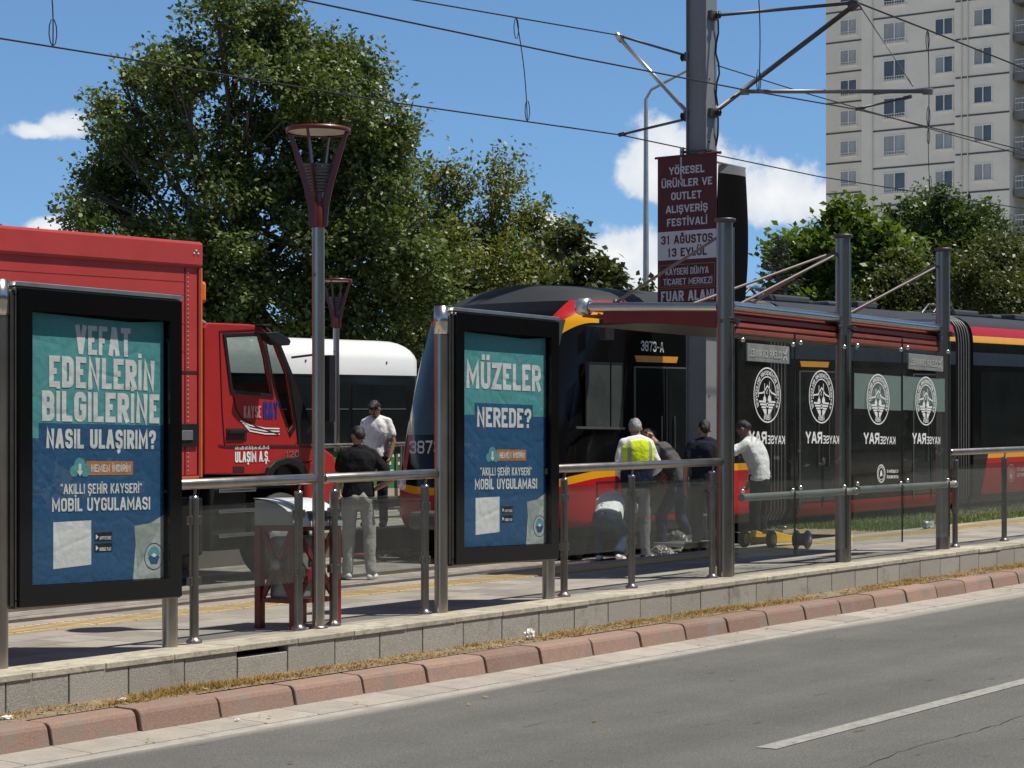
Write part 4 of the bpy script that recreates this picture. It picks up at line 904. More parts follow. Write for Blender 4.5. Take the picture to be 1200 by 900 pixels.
# ------------------------------------------------------------------ tram shelter
PX = [S(851, TR), S(989, TR), S(1106, TR)]; sx = PX[0]
sh = thing('tram_shelter', 'glass tram shelter with three steel pillars and red canopy', 'tram shelter', (sx, TR, gz(sx)))
RX = [x - sx for x in PX]; roofz = [2.86, 2.86 + .045, 2.93]
galvr = mat('leaning_rail_grey', (0.26, 0.27, 0.26), .5, .6, .12, 4); rodm = mat('rod_grey', (0.17, 0.16, 0.15), .6, .4, .15, 6); pil = mat('pillar_steel', (0.27, 0.245, 0.215), .36, 1.0, .15, 4, stretch=(1, 1, .2)); pild = mat('pillar_fin', (0.10, 0.097, 0.092), .5, .6, .1, 5)
for i, x in enumerate(RX):
    z = G * x; b = MB(); b.tube([(x - .03, 0, z - .02), (x - .03, 0, z + 3.29)], .075, pil, n=24)
    b.box(x + .035, x + .062, -.035, .05, z, z + 3.26, pild); b.tube([(x + .085, .0, z), (x + .085, .0, z + 3.26)], .034, pil, n=16)
    b.lathe([(0, 3.335), (.1, 3.332), (.1, 3.312), (.076, 3.29)], pild, (x - .02, 0, z), 24)
    po = b.build('pillar', sh)
    c = MB()
    for k in range(3): c.tube([(x - .115, -.0, z + 2.37 + k * .014), (x - .03, -.09, z + 2.38 + k * .014), (x + .09, -.085, z + 2.365 + k * .012), (x + .13, 0, z + 2.37)], .009, black, n=6)
    c.tube([(x + .1, -.05, z + 2.37), (x + .2, -.03, z + 2.40), (x + .3, .03, z + 2.41)], .012, black, n=6); c.build('cable_tie', po)
# front tubes of the canopy between the pillars (level in each bay)
for i in range(2):
    x0, x1 = RX[i] + .12, RX[i + 1] - .05; zc = G * (RX[i] + RX[i + 1]) / 2 + 2.505 - i * .035
    b = MB(); b.tube([(x0, .02, zc), (x1, .02, zc)], .047, chrome, n=18); b.lathe([(.053, 0), (.053, .05)], alu, (x1 - .05, .02, zc), 18, axis='x'); b.build('canopy_tube', sh)
    f = MB()
    for k in range(3): f.box(x0 - .02, x1 + .0, .04 - .012 * k, .1, zc - .125 - .063 * k, zc - .083 - .063 * k, shred)
    f.box(x0 - .02, x1, .085, .12, zc - .26, zc - .05, dkred); f.build('red_fascia', sh, bevel=.005)
    f = MB(); f.box(x0 - .1, x1 + .1, .12, 1.62, zc - .05, zc - .03, shred); f.box(x0 - .1, x1 + .1, .13, 1.6, zc - .135, zc - .12, black); f.build('canopy_roof', sh)
# cantilever arms towards the tracks
for i, x in enumerate(RX):
    z = G * x + 2.46; b = MB()
    top = lambda y: z + .02 + .045 * y; bot = lambda y: z - .15 + .075 * y
    pts = [(0.05, top(.05)), (1.35, top(1.35)), (1.35, bot(1.35)), (.7, bot(.7) + .02), (.05, bot(.05))]
    b.plate([(p[0], p[1]) for p in pts], [], -.025, .025, dkred); b.v = [(x + v[1], v[0], v[2]) for v in b.v]
    b.build('canopy_arm', sh)
    b = MB(); b.tube([(x - .04, .06, z + .05), (x - .04, 1.5, z + .115)], .045, chrome, n=18); b.lathe([(0, 1.62), (.075, 1.62), (.082, 1.6), (.082, 1.5), (.05, 1.49)], alu, (x - .04, 0, z + .118), 22, axis='y'); b.build('canopy_tube', sh)
    b = MB(); b.tube([(x - .03, .06, G * x + 3.17), (x - .04, 1.22, z + .13)], .014, rodm, n=10); b.lathe([(.0, 0), (.022, .0), (.022, .07), (0, .07)], pild, (x - .04, 1.2, z + .1), 10); b.build('tie_rod', sh)
b = MB(); za = G * RX[1] + 2.9; b.tube([(RX[0] - .04, 1.56, RX[0] * G + 2.575), (RX[2] - .04, 1.56, RX[2] * G + 2.575)], .04, chrome, n=14); b.build('eaves_tube', sh)
for i in range(2):                              # raking rods along the street
    x0, x1 = RX[i], RX[i + 1]
    for y in (.02,) if i else (.02, .3):
        b = MB(); b.tube([(x1 - .03, y * .3, G * x1 + 3.16), (x0 + .75 - (.5 if y > .1 else 0), y + .5, G * x0 + 2.50)], .014, rodm, n=10); b.build('tie_rod', sh)
# panes with the white transfers
vinyl = mat('white_vinyl', (0.78, 0.78, 0.77), .5, 0, .05, 5); frost = mat('frosted_film', (0.30, 0.36, 0.345), .6, 0, .06, 3); plateg = mat('nameplate_grey', (0.27, 0.275, 0.26), .5, .3, .25, 9); platel = mat('nameplate_letters', (0.5, 0.5, 0.47), .45, .2, .1, 9)
TG = TR - .165
def PG(px, py):
    x, z = rel(px, py, TG - .004); return x - sx, z + G * (x - sx)
panes = [((866, 388, 932, 655), 0), ((934, 392, 992, 646), 0), ((1001, 391, 1058, 642), 1), ((1060, 396, 1113, 636), 1)]
crest = [(899, 463), (962.5, 465), (1029, 468), (1085, 470)]; words = [(877.5, 919.5, 503, 515), (944, 983, 502.5, 515), (1012, 1049, 504, 515), (1069, 1101.5, 505, 515)]
names = [(874.5, 923.5, 402, 420), None, None, (1063.5, 1104, 414, 432)]
for (q, bay), (cx, cy), wd, nm in zip(panes, crest, words, names):
    xa, zt_ = PG(q[0], q[1]); xb, _ = PG(q[2], q[1]); _, zb = PG((q[0] + q[2]) / 2, (q[3] + 1)); zt_ = G * (xa + xb) / 2 + 2.31; zb = G * (xa + xb) / 2 + .17
    b = MB(); b.box(xa, xb, -.166, -.154, zb, zt_, shglass); b.box(xb + .0005, xb + .009, -.168, -.152, zb, zt_, black); pane = b.build('glass_pane', sh)
    for x in (xa + .06, xb - .06):
        for z in (zt_ - .12, zb + .62): b = MB(); b.lathe([(0, -.19), (.02, -.188), (.02, -.167)], chrome, (x, 0, z), 12, axis='y'); b.build('glass_bolt', pane)
    b = MB(); O = (0, -.169, 0); U, V = (1, 0, 0), (0, 0, 1)
    X, Zc = PG(cx, cy); emblem(b, O, U, V, X, Zc, .262, vinyl, mirror=True)
    x0, z0 = PG(wd[0], wd[3]); x1, z1 = PG(wd[1], wd[2]); sp = x0 + (x1 - x0) * .50; hh = .10; zz = Zc - .46
    text(b, 'RAY', O, U, V, x0, sp - .01, zz, zz + hh * 1.15, vinyl, sw=.21, mirror=True); text(b, 'KAYSE', O, U, V, sp + .01, x1, zz, zz + hh * .8, vinyl, sw=.165, mirror=True)
    b.build('transfer', pane)
    if nm:
        x0, z1 = PG(nm[0], nm[2]); x1, z0 = PG(nm[1], nm[3]); z0 = z1 - .165; b = MB(); b.box(x0, x1, -.184, -.168, z0, z1, plateg)
        text(b, 'CLEAR CHANNEL', (0, -.186, 0), U, V, x0 + .03, x1 - .16, z0 + .045, z1 - .05, platel, sw=.16, mirror=True); line(b, (0, -.186, 0), U, V, [(x1 - .13, z0 + .03), (x1 - .05, z1 - .02)], .02, platel); line(b, (0, -.186, 0), U, V, [(x1 - .05, z0 + .03), (x1 - .13, z1 - .05)], .02, platel)
        b.build('nameplate', pane, bevel=.003)
    if bay:
        b = MB(); zf1 = Zc + .255; b.box(xa + (.04 if q[0] < 1030 else 0), xb - (.09 if q[0] > 1030 else 0), -.1515, -.1495, zf1 - .36, zf1, frost); b.build('frosted_band', pane)
    if q[0] == 1001:                             # small ministry sticker
        b = MB(); X, Zs = PG(1032.5, 555); ring(b, O, U, V, X, Zs, .085, .095, vinyl); ring(b, O, U, V, X, Zs, .06, .066, vinyl)
        arctext(b, 'T.C. ULAŞTIRMA BAKANLIĞI', O, U, V, X, Zs, .067, .016, R(260), R(-80), vinyl, True); flat(b, O, U, V, [(X - .03, Zs - .03), (X + .03, Zs - .02), (X + .01, Zs + .04), (X - .02, Zs + .02)], vinyl)
        text(b, 'T.C. ULAŞTIRMA VE', O, U, V, X + .13, X + .40, Zs + .008, Zs + .04, vinyl, mirror=True); text(b, 'ALTYAPI BAKANLIĞI', O, U, V, X + .13, X + .40, Zs - .05, Zs - .018, vinyl, mirror=True); b.build('sticker', pane)
for i in range(2):                              # grey leaning rail across each bay
    x0, x1 = RX[i] + .1, RX[i + 1] + .02; z = G * (x0 + x1) / 2 + .73
    b = MB(); b.tube([(x0, -.105, z - G * .9), (x1 - .0, -.105, z + G * .9)], .036, galvr, n=16); b.lathe([(.0, 0), (.04, 0), (.04, .05), (0, .05)], steel, (x1 - .01, -.105, z + G * .9), 14, axis='x'); b.build('leaning_rail', sh)
# ================================================================== CATENARY MAST, BANNERS, WIRES
TM = 14.35; TN, TF = 12.35, 15.85               # mast line, near and far wire planes
pm = at(822, 545, TM); MX = pm.x
mastm = mat('mast_paint', (0.23, 0.235, 0.235), .5, .2, .1, 2, dirt=((0.27, 0.27, 0.265), 3, .62)); galvd = mat('weathered_galvanised', (0.2, 0.2, 0.2), .5, .7, .15, 6); darkm = mat('dark_galvanised', (0.10, 0.10, 0.10), .5, .7, .15, 6)
mr = thing('catenary_mast', 'tall grey steel catenary mast with bracket arms on both sides', 'catenary mast', (MX, TM, gz(MX, BED)))
gb = gz(MX, BED)
b = MB(); hw = .135
b.box(-hw, hw, -hw - .012, -hw, 0, 9.5, mastm); b.box(-hw, hw, hw, hw + .012, 0, 9.5, mastm); b.box(-.09, -.075, -hw, hw, 0, 9.5, mastm); b.box(.075, .09, -hw, hw, 0, 9.5, mastm)
for z in np.arange(.4, 9.3, .8): b.lathe([(0, -hw - .026), (.012, -hw - .024), (.012, -hw - .012)], darkm, (-.06, 0, z), 8, axis='y')
b.build('mast_section', mr); b = MB(); b.box(-.24, .24, -.24, .24, -.02, .03, mastm); b.build('base_plate', mr, bevel=.005)
b = MB(); pc = MX + .16
def loc(p): return Vector((p.x - MX, p.y - TM, p.z - gb))
def arm(name, p0, p1, r, m=darkm, parent=None):
    b = MB(); d = (p1 - p0); l_ = d.length; u = d / l_
    b.tube([p0, p0 + u * .10, p0 + u * .1001, p1 - u * .12, p1 - u * .1199, p1], [r * 1.7, r * 1.7, r, r, r * 1.6, r * 1.6], m, n=10)
    return b.build(name, mr)
fN = Vector((0, -hw - .03, 0)); fF = Vector((0, hw + .03, 0))
def onm(py, f): z = at(822, py, TM).z - gb; return Vector((f.x, f.y, z))
near_m, near_c = loc(at(1005, 3, TN)), loc(at(1003, 128, TN)); far_m, far_c = loc(at(723, 41, TF)), loc(at(726, 158, TF))
arm('bracket_arm', onm(20, fN), near_m, .022); arm('bracket_arm', onm(134, fN), near_m, .033, darkm)
a_ = onm(134, fN).lerp(near_m, .20); reg = loc(at(1093, 107, TN - 0.9)); arm('registration_arm', a_, reg, .026, galvd)
arm('steady_arm', loc(at(1068, 113, TN - .75)), near_c, .014); arm('stay_wire', near_m, loc(at(1070, 101, TN - .75)), .006)
arm('bracket_arm', onm(65, fF), far_m, .016); arm('bracket_arm', onm(134, fF), far_m, .028, alu); arm('registration_arm', onm(137, fF), far_c, .018)
b = MB()
for py, f in ((20, fN), (134, fN), (65, fF), (134, fF)):
    p = onm(py, f); b.box(-.09, .09, p.y - .035, p.y + .035, p.z - .05, p.z + .05, darkm); b.lathe([(.02, 0), (.05, .02), (.02, .04), (.05, .06), (.02, .08)], black, (p.x, p.y - (.12 if f.y < 0 else -.06), p.z), 12, axis='y')
b.build('insulator', mr)
b = MB(); z0 = at(840, 175, TM).z - gb; z1 = at(838, 20, TM).z - gb; pts = []
for k in range(14): w = k / 13; pts.append((.10 + .02 * math.sin(k * 1.9), -hw - .04 + .02 * math.cos(k * 1.3), z0 + (z1 - z0) * w))
b.tube(pts, .012, black, n=6); b.build('earth_cable', mr)
b = MB(); zc = at(815, 177, TM).z - gb
b.box(-.19, .19, -hw - .05, -hw - .02, zc - .012, zc + .012, darkm); b.box(-.19, .19, hw + .02, hw + .05, zc - .012, zc + .012, darkm); b.tube([(-.19, -hw - .04, zc), (-.19, hw + .04, zc)], .012, darkm); b.tube([(-.15, hw + .06, zc - .35), (-.15, hw + .06, zc + .06)], .03, galv, n=10); b.build('banner_bracket', mr)
# ---- banners
bred = mat('banner_maroon', (0.095, 0.017, 0.019), .65, 0, .1, 3); bwhite = mat('banner_white', (0.60, 0.60, 0.62), .65, 0, .05, 4); bgold = mat('banner_gold', (0.28, 0.14, 0.06), .6); bdark = mat('banner_dark_back', (0.006, 0.006, 0.007), .95, 0, .2, 5, spec=.05); bgrey = mat('banner_hem_grey', (0.2, 0.21, 0.22), .7)
XB = MX - .17
def bz(px, py):
    """pixel on the plane x = XB across the street"""
    u = (px - 600) / FPX; Z = XB / (SA + u * CA); return Z * (CA - u * SA), EYE + (HOR - py) / FPX * Z
yr, zt0 = bz(840, 180); yl, zt1 = bz(771, 188); _, zb0 = bz(839, 362)
bn = thing('banner', 'maroon festival banner with white Turkish lettering hanging from the mast', 'banner', (XB, yr, zb0), 'banners hung on the catenary mast')
Wb, Hb = yl - yr, zt0 - zb0
b = MB(); b.box(-.006, .006, 0, Wb, 0, Hb, bred); O = (-.0075, Wb, 0); U, V = (0, -1, 0), (0, 0, 1)
Y = lambda v: Hb * (1 - v); X = lambda v: Wb * v
for tx, a, c, y0, y1 in (('YÖRESEL', .2, .8, .062, .112), ('ÜRÜNLER VE', .07, .93, .145, .195), ('OUTLET', .235, .75, .228, .278), ('ALIŞVERİŞ', .145, .855, .312, .362), ('FESTİVALİ', .165, .845, .398, .448)):
    text(b, tx, O, U, V, X(a), X(c), Y(y1), Y(y0), bwhite, sw=.19)
flat(b, O, U, V, [(0, Y(.668)), (Wb, Y(.668)), (Wb, Y(.482)), (0, Y(.482))], bwhite, .001)
text(b, '31 AĞUSTOS', O, U, V, X(.06), X(.94), Y(.565), Y(.508), bred, sw=.2, off=.0025); text(b, '13 EYLÜL', O, U, V, X(.17), X(.84), Y(.648), Y(.592), bred, sw=.2, off=.0025)
for y0, y1 in ((.700, .842),):
    for seg in ([(.04, y0), (.97, y0)], [(.97, y0), (.97, y1)], [(.04, y1), (.97, y1)], [(.04, y0), (.04, y1)]): line(b, O, U, V, [(X(p), Y(q)) for p, q in seg], .01, bgold, .002)
line(b, O, U, V, [(0, Y(.855)), (Wb, Y(.855))], .008, bgold, .002); line(b, O, U, V, [(0, Y(.952)), (Wb, Y(.952))], .01, bgold, .002)
text(b, 'KAYSERİ DÜNYA', O, U, V, X(.14), X(.87), Y(.766), Y(.722), bwhite, sw=.15); text(b, 'TİCARET MERKEZİ', O, U, V, X(.1), X(.93), Y(.832), Y(.79), bwhite, sw=.15)
text(b, 'FUAR ALANI', O, U, V, X(.06), X(.96), Y(.938), Y(.87), bwhite, sw=.2)
b.build('banner_cloth', bn)
b = MB(); b.tube([(0, -.06, Hb + .012), (0, Wb + .04, Hb + .012)], .016, bred, n=10); b.build('top_pole', bn)
b = MB(); b.tube([(0.0, -.05, -.01), (0, Wb + .03, -.01)], .014, bred, n=10); b.build('bottom_pole', bn)
# second banner, on the other face of the mast, dark lining towards us
q0 = at(845, 192, TM - .25); q1 = at(872, 192, TM - .25); qb = at(845, 372, TM - .25)
b2 = thing('banner', 'narrow near black banner hanging on the right side of the mast', 'banner', (q0.x, TM - .25, qb.z), 'banners hung on the catenary mast'); b = MB(); nx, nz = 10, 18; Wq, Hq = q1.x - q0.x, q0.z - qb.z; vs = []
for s in (0, 1):
    for i in range(nx + 1):
        for j in range(nz + 1):
            x = Wq * i / nx; z = Hq * j / nz; vs.append((x + .035 * math.sin(z * 2.2) * (i / nx), .05 * math.sin(x * 5 + z * 1.3) + .012 * s, z))
k = (nx + 1) * (nz + 1)
for s in (0, 1):
    for i in range(nx):
        for j in range(nz):
            a = s * k + i * (nz + 1) + j; b.add([vs[a], vs[a + nz + 1], vs[a + nz + 2], vs[a + 1]], [(0, 1, 2, 3)], bgrey if j >= nz - 1 else bdark, True)
b.build('banner_cloth', b2); b = MB(); b.tube([(-.2, 0, Hq + .01), (Wq + .02, 0, Hq + .01)], .015, bgrey, n=8); b.build('top_pole', b2)
b = MB(); b.tube([(-.2, 0, .0), (Wq + .05, 0, .0)], .013, bgrey, n=8); b.build('bottom_pole', b2)
# ---- wires
wirem = mat('copper_wire', (0.035, 0.03, 0.028), .5, .5, .1, 5)
def wire(label, pts, t, r, ext=True):
    P = [at(x, y, t) for x, y in pts]
    a = P[0] + (P[0] - P[1]).normalized() * 12; c = P[-1] + (P[-1] - P[-2]).normalized() * 25
    b = MB(); o0 = a; b.tube([p - o0 for p in [a] + P + [c]], r, wirem, n=6)
    root = thing('overhead_wire', label, 'overhead wire', a, 'overhead wires of the tram line'); b.build('wire', root); root['_o'] = 0; del root['_o']; return root, a
wnc, o1 = wire('contact wire of the nearer track held by the long registration arm', [(360, 1), (680, 68), (866, 104), (1003, 128), (1200, 176)], TN, .0085)
wfc, o2 = wire('lowest contact wire crossing behind the plane tree and the maroon banner', [(0, 45), (175, 73), (460, 120), (726, 158), (960, 207), (1190, 243)], TF, .009)
wfm, o3 = wire('messenger wire meeting the tip of the short left bracket', [(480, -1), (723, 41), (806, 66), (940, 108), (1083, 149), (1200, 182)], TF, .009)
wnm, o4 = wire('thick messenger wire running down right from the tip of the long bracket', [(840, -66), (1005, 3), (1087, 35), (1200, 80)], TN, .012)
def dropper(root, o, p, q, bow=.0):
    b = MB(); pts = [p.lerp(q, k / 8) + Vector((bow * math.sin(math.pi * k / 8), 0, 0)) for k in range(9)]; b.tube([x - o for x in pts], .0065, wirem, n=5)
    for c, s in ((p, -1), (q, 1)):
        b.tube([c - o + Vector((.05 * math.sin(k * .7), 0, s * (.13 - .13 * math.cos(k * .7)))) for k in range(10)], .006, wirem, n=5)
    b.build('dropper', root)
dropper(wfm, o3, at(605, 21, TF), at(618, 142, TF), .05); dropper(wfm, o3, at(50, -70, TF), at(62, 54, TF), .05)
dropper(wfm, o3, at(1088, 151, TF), at(1090, 224, TF), -.03); dropper(wnm, o4, at(1087, 36, TN), at(1088, 148, TN), .03); dropper(wnm, o4, at(886, -47, TN), at(889, 108, TN), .06)
# ---- tall far street light
p0 = atZ(757, 545, 62); fl = thing('street_light', 'tall thin grey street light with side arm behind the maroon banner', 'street light', (p0.x, p0.y, gz(p0.x, -.15))); o = Vector(fl.location)
tp = atZ(757, 116, 62) - o; e = atZ(806, 82, 62) - o; b = MB(); b.tube([(0, 0, 0), (0, 0, 3), (tp.x, tp.y, tp.z - .5), tp], [.11, .10, .06, .055], galv, n=12); b.build('pole', fl)
b = MB(); b.tube([tp, tp.lerp(e, .12) + Vector((0, 0, .16)), e], .04, galv, n=10); b.build('side_arm', fl); d = (e - tp).normalized(); b = MB(); b.bar(e, e + d * .75, .25, .1, galv); b.build('lamp_head', fl, bevel=.03)
# ================================================================== TRAM
TS = 15.0; T0 = 21.4; TB = gz(T0, BED)
def livery(name, nose, L=6.0, low=False):
    m, t, b = newmat(name); l = t.links.new; tc = t.nodes.new('ShaderNodeTexCoord'); sp = t.nodes.new('ShaderNodeSeparateXYZ'); l(tc.outputs['Object'], sp.inputs[0])
    x, y = sp.outputs[0], sp.outputs[1]; M_ = lambda op, a, b_=None, c=None: mth(t, op, a, b_, c)
    z = M_('SUBTRACT', sp.outputs[2], M_('MULTIPLY', x, G))
    if nose:
        yc = M_('ABSOLUTE', M_('SUBTRACT', y, 1.325))
        u = M_('MAXIMUM', M_('SUBTRACT', 1.5, M_('ADD', x, M_('MULTIPLY', M_('LESS_THAN', yc, .90), 1.5))), 0)
        zc = M_('SUBTRACT', 3.2, M_('ADD', M_('MULTIPLY', M_('POWER', u, 2), 1.0), M_('MULTIPLY', M_('POWER', u, 4), .5)))
        v = M_('MAXIMUM', M_('SUBTRACT', 1.9, x), 0); zl = M_('SUBTRACT', 1.1, M_('MULTIPLY', M_('POWER', v, 2), .085)); yt, rt_ = .13, .16
    else: zc, zl, yt, rt_ = 3.19, 1.1, .11, .155
    d = M_('SUBTRACT', zc, z) if nose else M_('SUBTRACT', 3.19, z)
    roof = M_('LESS_THAN', d, 0); redu = M_('LESS_THAN', d, rt_); yelu = M_('LESS_THAN', d, rt_ + yt)
    e = M_('SUBTRACT', zl, z) if nose else M_('SUBTRACT', 1.1, z)
    lowy = M_('GREATER_THAN', e, 0 if not low else .62); lowr = M_('GREATER_THAN', e, .095 if not low else .62); lowk = M_('LESS_THAN', z, .4 if not low else .3)
    if not nose:
        sl = M_('LESS_THAN', M_('SUBTRACT', x, M_('MULTIPLY', z, .45)), .12); lowk = M_('MAXIMUM', lowk, M_('MULTIPLY', sl, M_('LESS_THAN', z, 1.11)))
        sl2 = M_('GREATER_THAN', M_('ADD', x, M_('MULTIPLY', z, .45)), L - .12); lowk = M_('MAXIMUM', lowk, M_('MULTIPLY', sl2, M_('LESS_THAN', z, 1.11)))
    b.inputs['Specular IOR Level'].default_value = .22; K = (0.005, 0.005, 0.006, 1); RED = (0.40, 0.012, 0.018, 1); YEL = (0.72, 0.33, 0.012, 1); RF = (0.034, 0.037, 0.041, 1)
    def mix(f, a, c):
        n = t.nodes.new('ShaderNodeMix'); n.data_type = 'RGBA'; l(f, n.inputs[0])
        for i, q in ((6, a), (7, c)):
            if isinstance(q, tuple): n.inputs[i].default_value = q
            else: l(q, n.inputs[i])
        return n.outputs[2]
    if nose:
        strip = M_('MULTIPLY', M_('MULTIPLY', M_('GREATER_THAN', yc, .90), M_('LESS_THAN', yc, 1.02)), M_('MULTIPLY', M_('LESS_THAN', x, 1.25), M_('GREATER_THAN', z, .95)))
        inner = M_('MULTIPLY', M_('LESS_THAN', yc, .90), M_('LESS_THAN', x, 1.6)); redu = M_('MULTIPLY', M_('MAXIMUM', redu, strip), M_('SUBTRACT', 1.0, inner)); yelu = M_('MULTIPLY', yelu, M_('SUBTRACT', 1.0, inner))
    c = mix(yelu, K, YEL); c = mix(redu, c, RED); c = mix(roof, c, RF); c = mix(lowy, c, YEL); c = mix(lowr, c, RED); c = mix(lowk, c, K)
    if not nose: c = mix(M_('MULTIPLY', M_('GREATER_THAN', z, 2.55), M_('LESS_THAN', z, 2.76)), c, (0.028, 0.036, 0.055, 1))
    gr = t.nodes.new('ShaderNodeTexNoise'); gr.inputs['Scale'].default_value = 2.5; gr.inputs['Detail'].default_value = 8; l(tc.outputs['Object'], gr.inputs[0])
    vm = t.nodes.new('ShaderNodeVectorMath'); vm.operation = 'SCALE'; l(c, vm.inputs[0]); l(M_('MULTIPLY_ADD', gr.outputs[0], .3, .85), vm.inputs['Scale']); l(vm.outputs[0], b.inputs['Base Color'])
    l(M_('ADD', M_('ADD', M_('MULTIPLY', roof, .22), M_('MULTIPLY', M_('MAXIMUM', roof, M_('MAXIMUM', lowr, redu)), .2)), M_('MULTIPLY_ADD', gr.outputs[0], .12, .06)), b.inputs['Roughness'])
    return m
liv0, liv1, liv2 = livery('tram_livery_front', True), livery('tram_livery_body', False), livery('tram_livery_dark', False, low=True)
tramgl = mat('tram_window_glass', (0.010, 0.012, 0.013), .06, 0, .3, 1.5, spec=.4); tramcab = mat('tram_cab_glass', (0.05, 0.058, 0.055), .08, 0, .4, 2.2, spec=.35)
trim = mat('tram_trim', (0.10, 0.10, 0.105), .4, .3); yelm = mat('tram_yellow', (0.60, 0.27, 0.012), .4); numm = mat('tram_number_white', (0.6, 0.6, 0.6), .5); bell = mat('tram_bellows', (0.03, 0.03, 0.032), .7, 0, .2, 4); bellr = mat('tram_bellows_rib', (0.22, 0.22, 0.21), .5, .4); roofm = mat('tram_roof_grey', (0.05, 0.055, 0.062), .55)
tr = thing('tram', 'red, yellow and black tram standing beside the stop with people working at its side', 'tram', (T0, TS, TB))
PROF = [(.08, .28), (.0, .42), (-.0, 1.2), (.0, 2.2), (.0, 2.9), (.015, 3.05), (.05, 3.17), (.12, 3.26), (.26, 3.34), (.5, 3.40), (.9, 3.44), (1.325, 3.45)]
PF = PROF + [(2.65 - y, z) for y, z in PROF[-2::-1]]
def hw_(z):
    for (y0, z0), (y1, z1) in zip(PROF, PROF[1:]):
        if z0 <= z <= z1: return 1.325 - (y0 + (y1 - y0) * (z - z0) / (z1 - z0))
    return 0.05
def xf_(z):
    return .35 + .22 * max(0, (.62 - z) / .34) ** 2 + (0 if z < 1.0 else .20 * (z - 1.0) + .06 * (z - 1.0) ** 2.0 + (max(0, z - 3.0) * 1.2))
NE, ND = 2.7, 1.05
def nose_x(y, z):
    q = min(1, abs(y - 1.325) / hw_(z)); ct = q ** (NE / 2); st = math.sqrt(max(0, 1 - ct * ct)); return xf_(z) + ND * (1 - st ** (2 / NE))
b = MB(); zs = [.28, .34, .42, .52, .62, .8, 1.0, 1.2, 1.4, 1.6, 1.8, 2.0, 2.2, 2.4, 2.6, 2.75, 2.9, 3.0, 3.08, 3.15, 3.21, 3.27, 3.32, 3.36, 3.40, 3.43, 3.448]; NA = 48; XE = 5.8; vs = []
for z in zs:
    h = hw_(z) if z < 3.445 else .25
    row = [(XE, 1.325 - h, z), (3.2, 1.325 - h, z), (2.6, 1.325 - h, z)]
    for k in range(NA + 1):
        a = math.pi * k / NA; cs, sn = math.cos(a), math.sin(a)
        row.append((xf_(z) + ND * (1 - abs(sn) ** (2 / NE)), 1.325 - h * math.copysign(abs(cs) ** (2 / NE), cs), z))
    row += [(2.6, 1.325 + h, z), (3.2, 1.325 + h, z), (XE, 1.325 + h, z)]; vs += row
w = NA + 7
b.add(vs, [(i * w + j, i * w + j + 1, (i + 1) * w + j + 1, (i + 1) * w + j) for i in range(len(zs) - 1) for j in range(w - 1)], liv0, True)
k0 = (len(zs) - 1) * w; b.add([vs[k0 + j] for j in range(w)], [tuple(range(w))], liv0, True); b.add(vs[:w], [tuple(range(w))], black)
body0 = b.build('front_body', tr, shear=G)
def panel_on_side(name, parent, x0, x1, z0, z1, m, y=-.006, th=.005, fr=None):
    b = MB(); b.box(x0, x1, y, y + th, z0, z1, m)
    if fr:
        f = .022
        for q in ((x0 - f, x1 + f, z1, z1 + f), (x0 - f, x1 + f, z0 - f, z0), (x0 - f, x0, z0, z1), (x1, x1 + f, z0, z1)): b.box(q[0], q[1], y - .004, y + th, q[2], q[3], fr)
    return b.build(name, parent, shear=G, bevel=.0)
panel_on_side('cab_window', tr, 1.25, 1.78, 1.62, 2.40, tramcab, fr=black); panel_on_side('cab_window', tr, 1.80, 2.05, 1.62, 2.40, tramcab, fr=black)
b = MB(); b.bar((1.0, -.02, 1.62), (2.1, -.02, 1.6), .015, .03, trim); b.build('handle_strip', tr, shear=G)
panel_on_side('access_hatch', tr, 1.5, 2.3, .5, .93, mat('tram_red', (0.40, 0.012, 0.018), .35), y=-.004, th=.003, fr=mat('hatch_gap', (0.1, 0.006, 0.008), .5))
def door(parent, x0, x1, number=None):
    b = MB(); xm = (x0 + x1) / 2
    for q in ((x0, xm - .01), (xm + .01, x1)): b.box(q[0] + .03, q[1] - .03, -.008, -.003, .5, 2.36, tramgl)
    for x in (x0, x1): b.box(x - .018, x + .018, -.012, -.002, .42, 2.38, trim)
    b.box(xm - .012, xm + .012, -.012, -.002, .42, 2.38, black); b.box(x0 + .02, x1 - .02, -.011, -.002, 2.365, 2.385, trim)
    d = b.build('door', parent, shear=G); b = MB(); b.plate([(x0 - .0, 2.52), (x0 + .04, 2.44), (x1 - .04 - .5, 2.44), (x1 - .5, 2.52)], [], -.012, -.004, yelm); b.build('door_strip', d, shear=G)
    b = MB()
    for x in (xm - .16, xm + .16): b.tube([(x, -.03, 1.0), (x, -.03, 1.75)], .012, steel_d, n=8)
    b.build('handle', d, shear=G); return d
door(tr, 2.35, 3.9)
b = MB(); text(b, '3873-A', (0, -.004, G * 2.6), (1, 0, 0), (0, 0, 1), 2.5, 3.05, 2.58, 2.71, numm, sw=.16); b.build('fleet_number', tr)
b = MB(); zt = 1.32; ym = 1.70; xm = nose_x(ym, zt); P_ = Vector((xm, ym, zt)); tg = (Vector((nose_x(ym - .35, zt), ym - .35, zt)) - Vector((nose_x(ym + .35, zt), ym + .35, zt))).normalized()
text(b, '3873-A', P_ + Vector((-.012, 0, G * xm)), tg, (0, 0, 1), -.40, .40, 0, .16, numm, sw=.15, off=.04); b.build('fleet_number', tr)
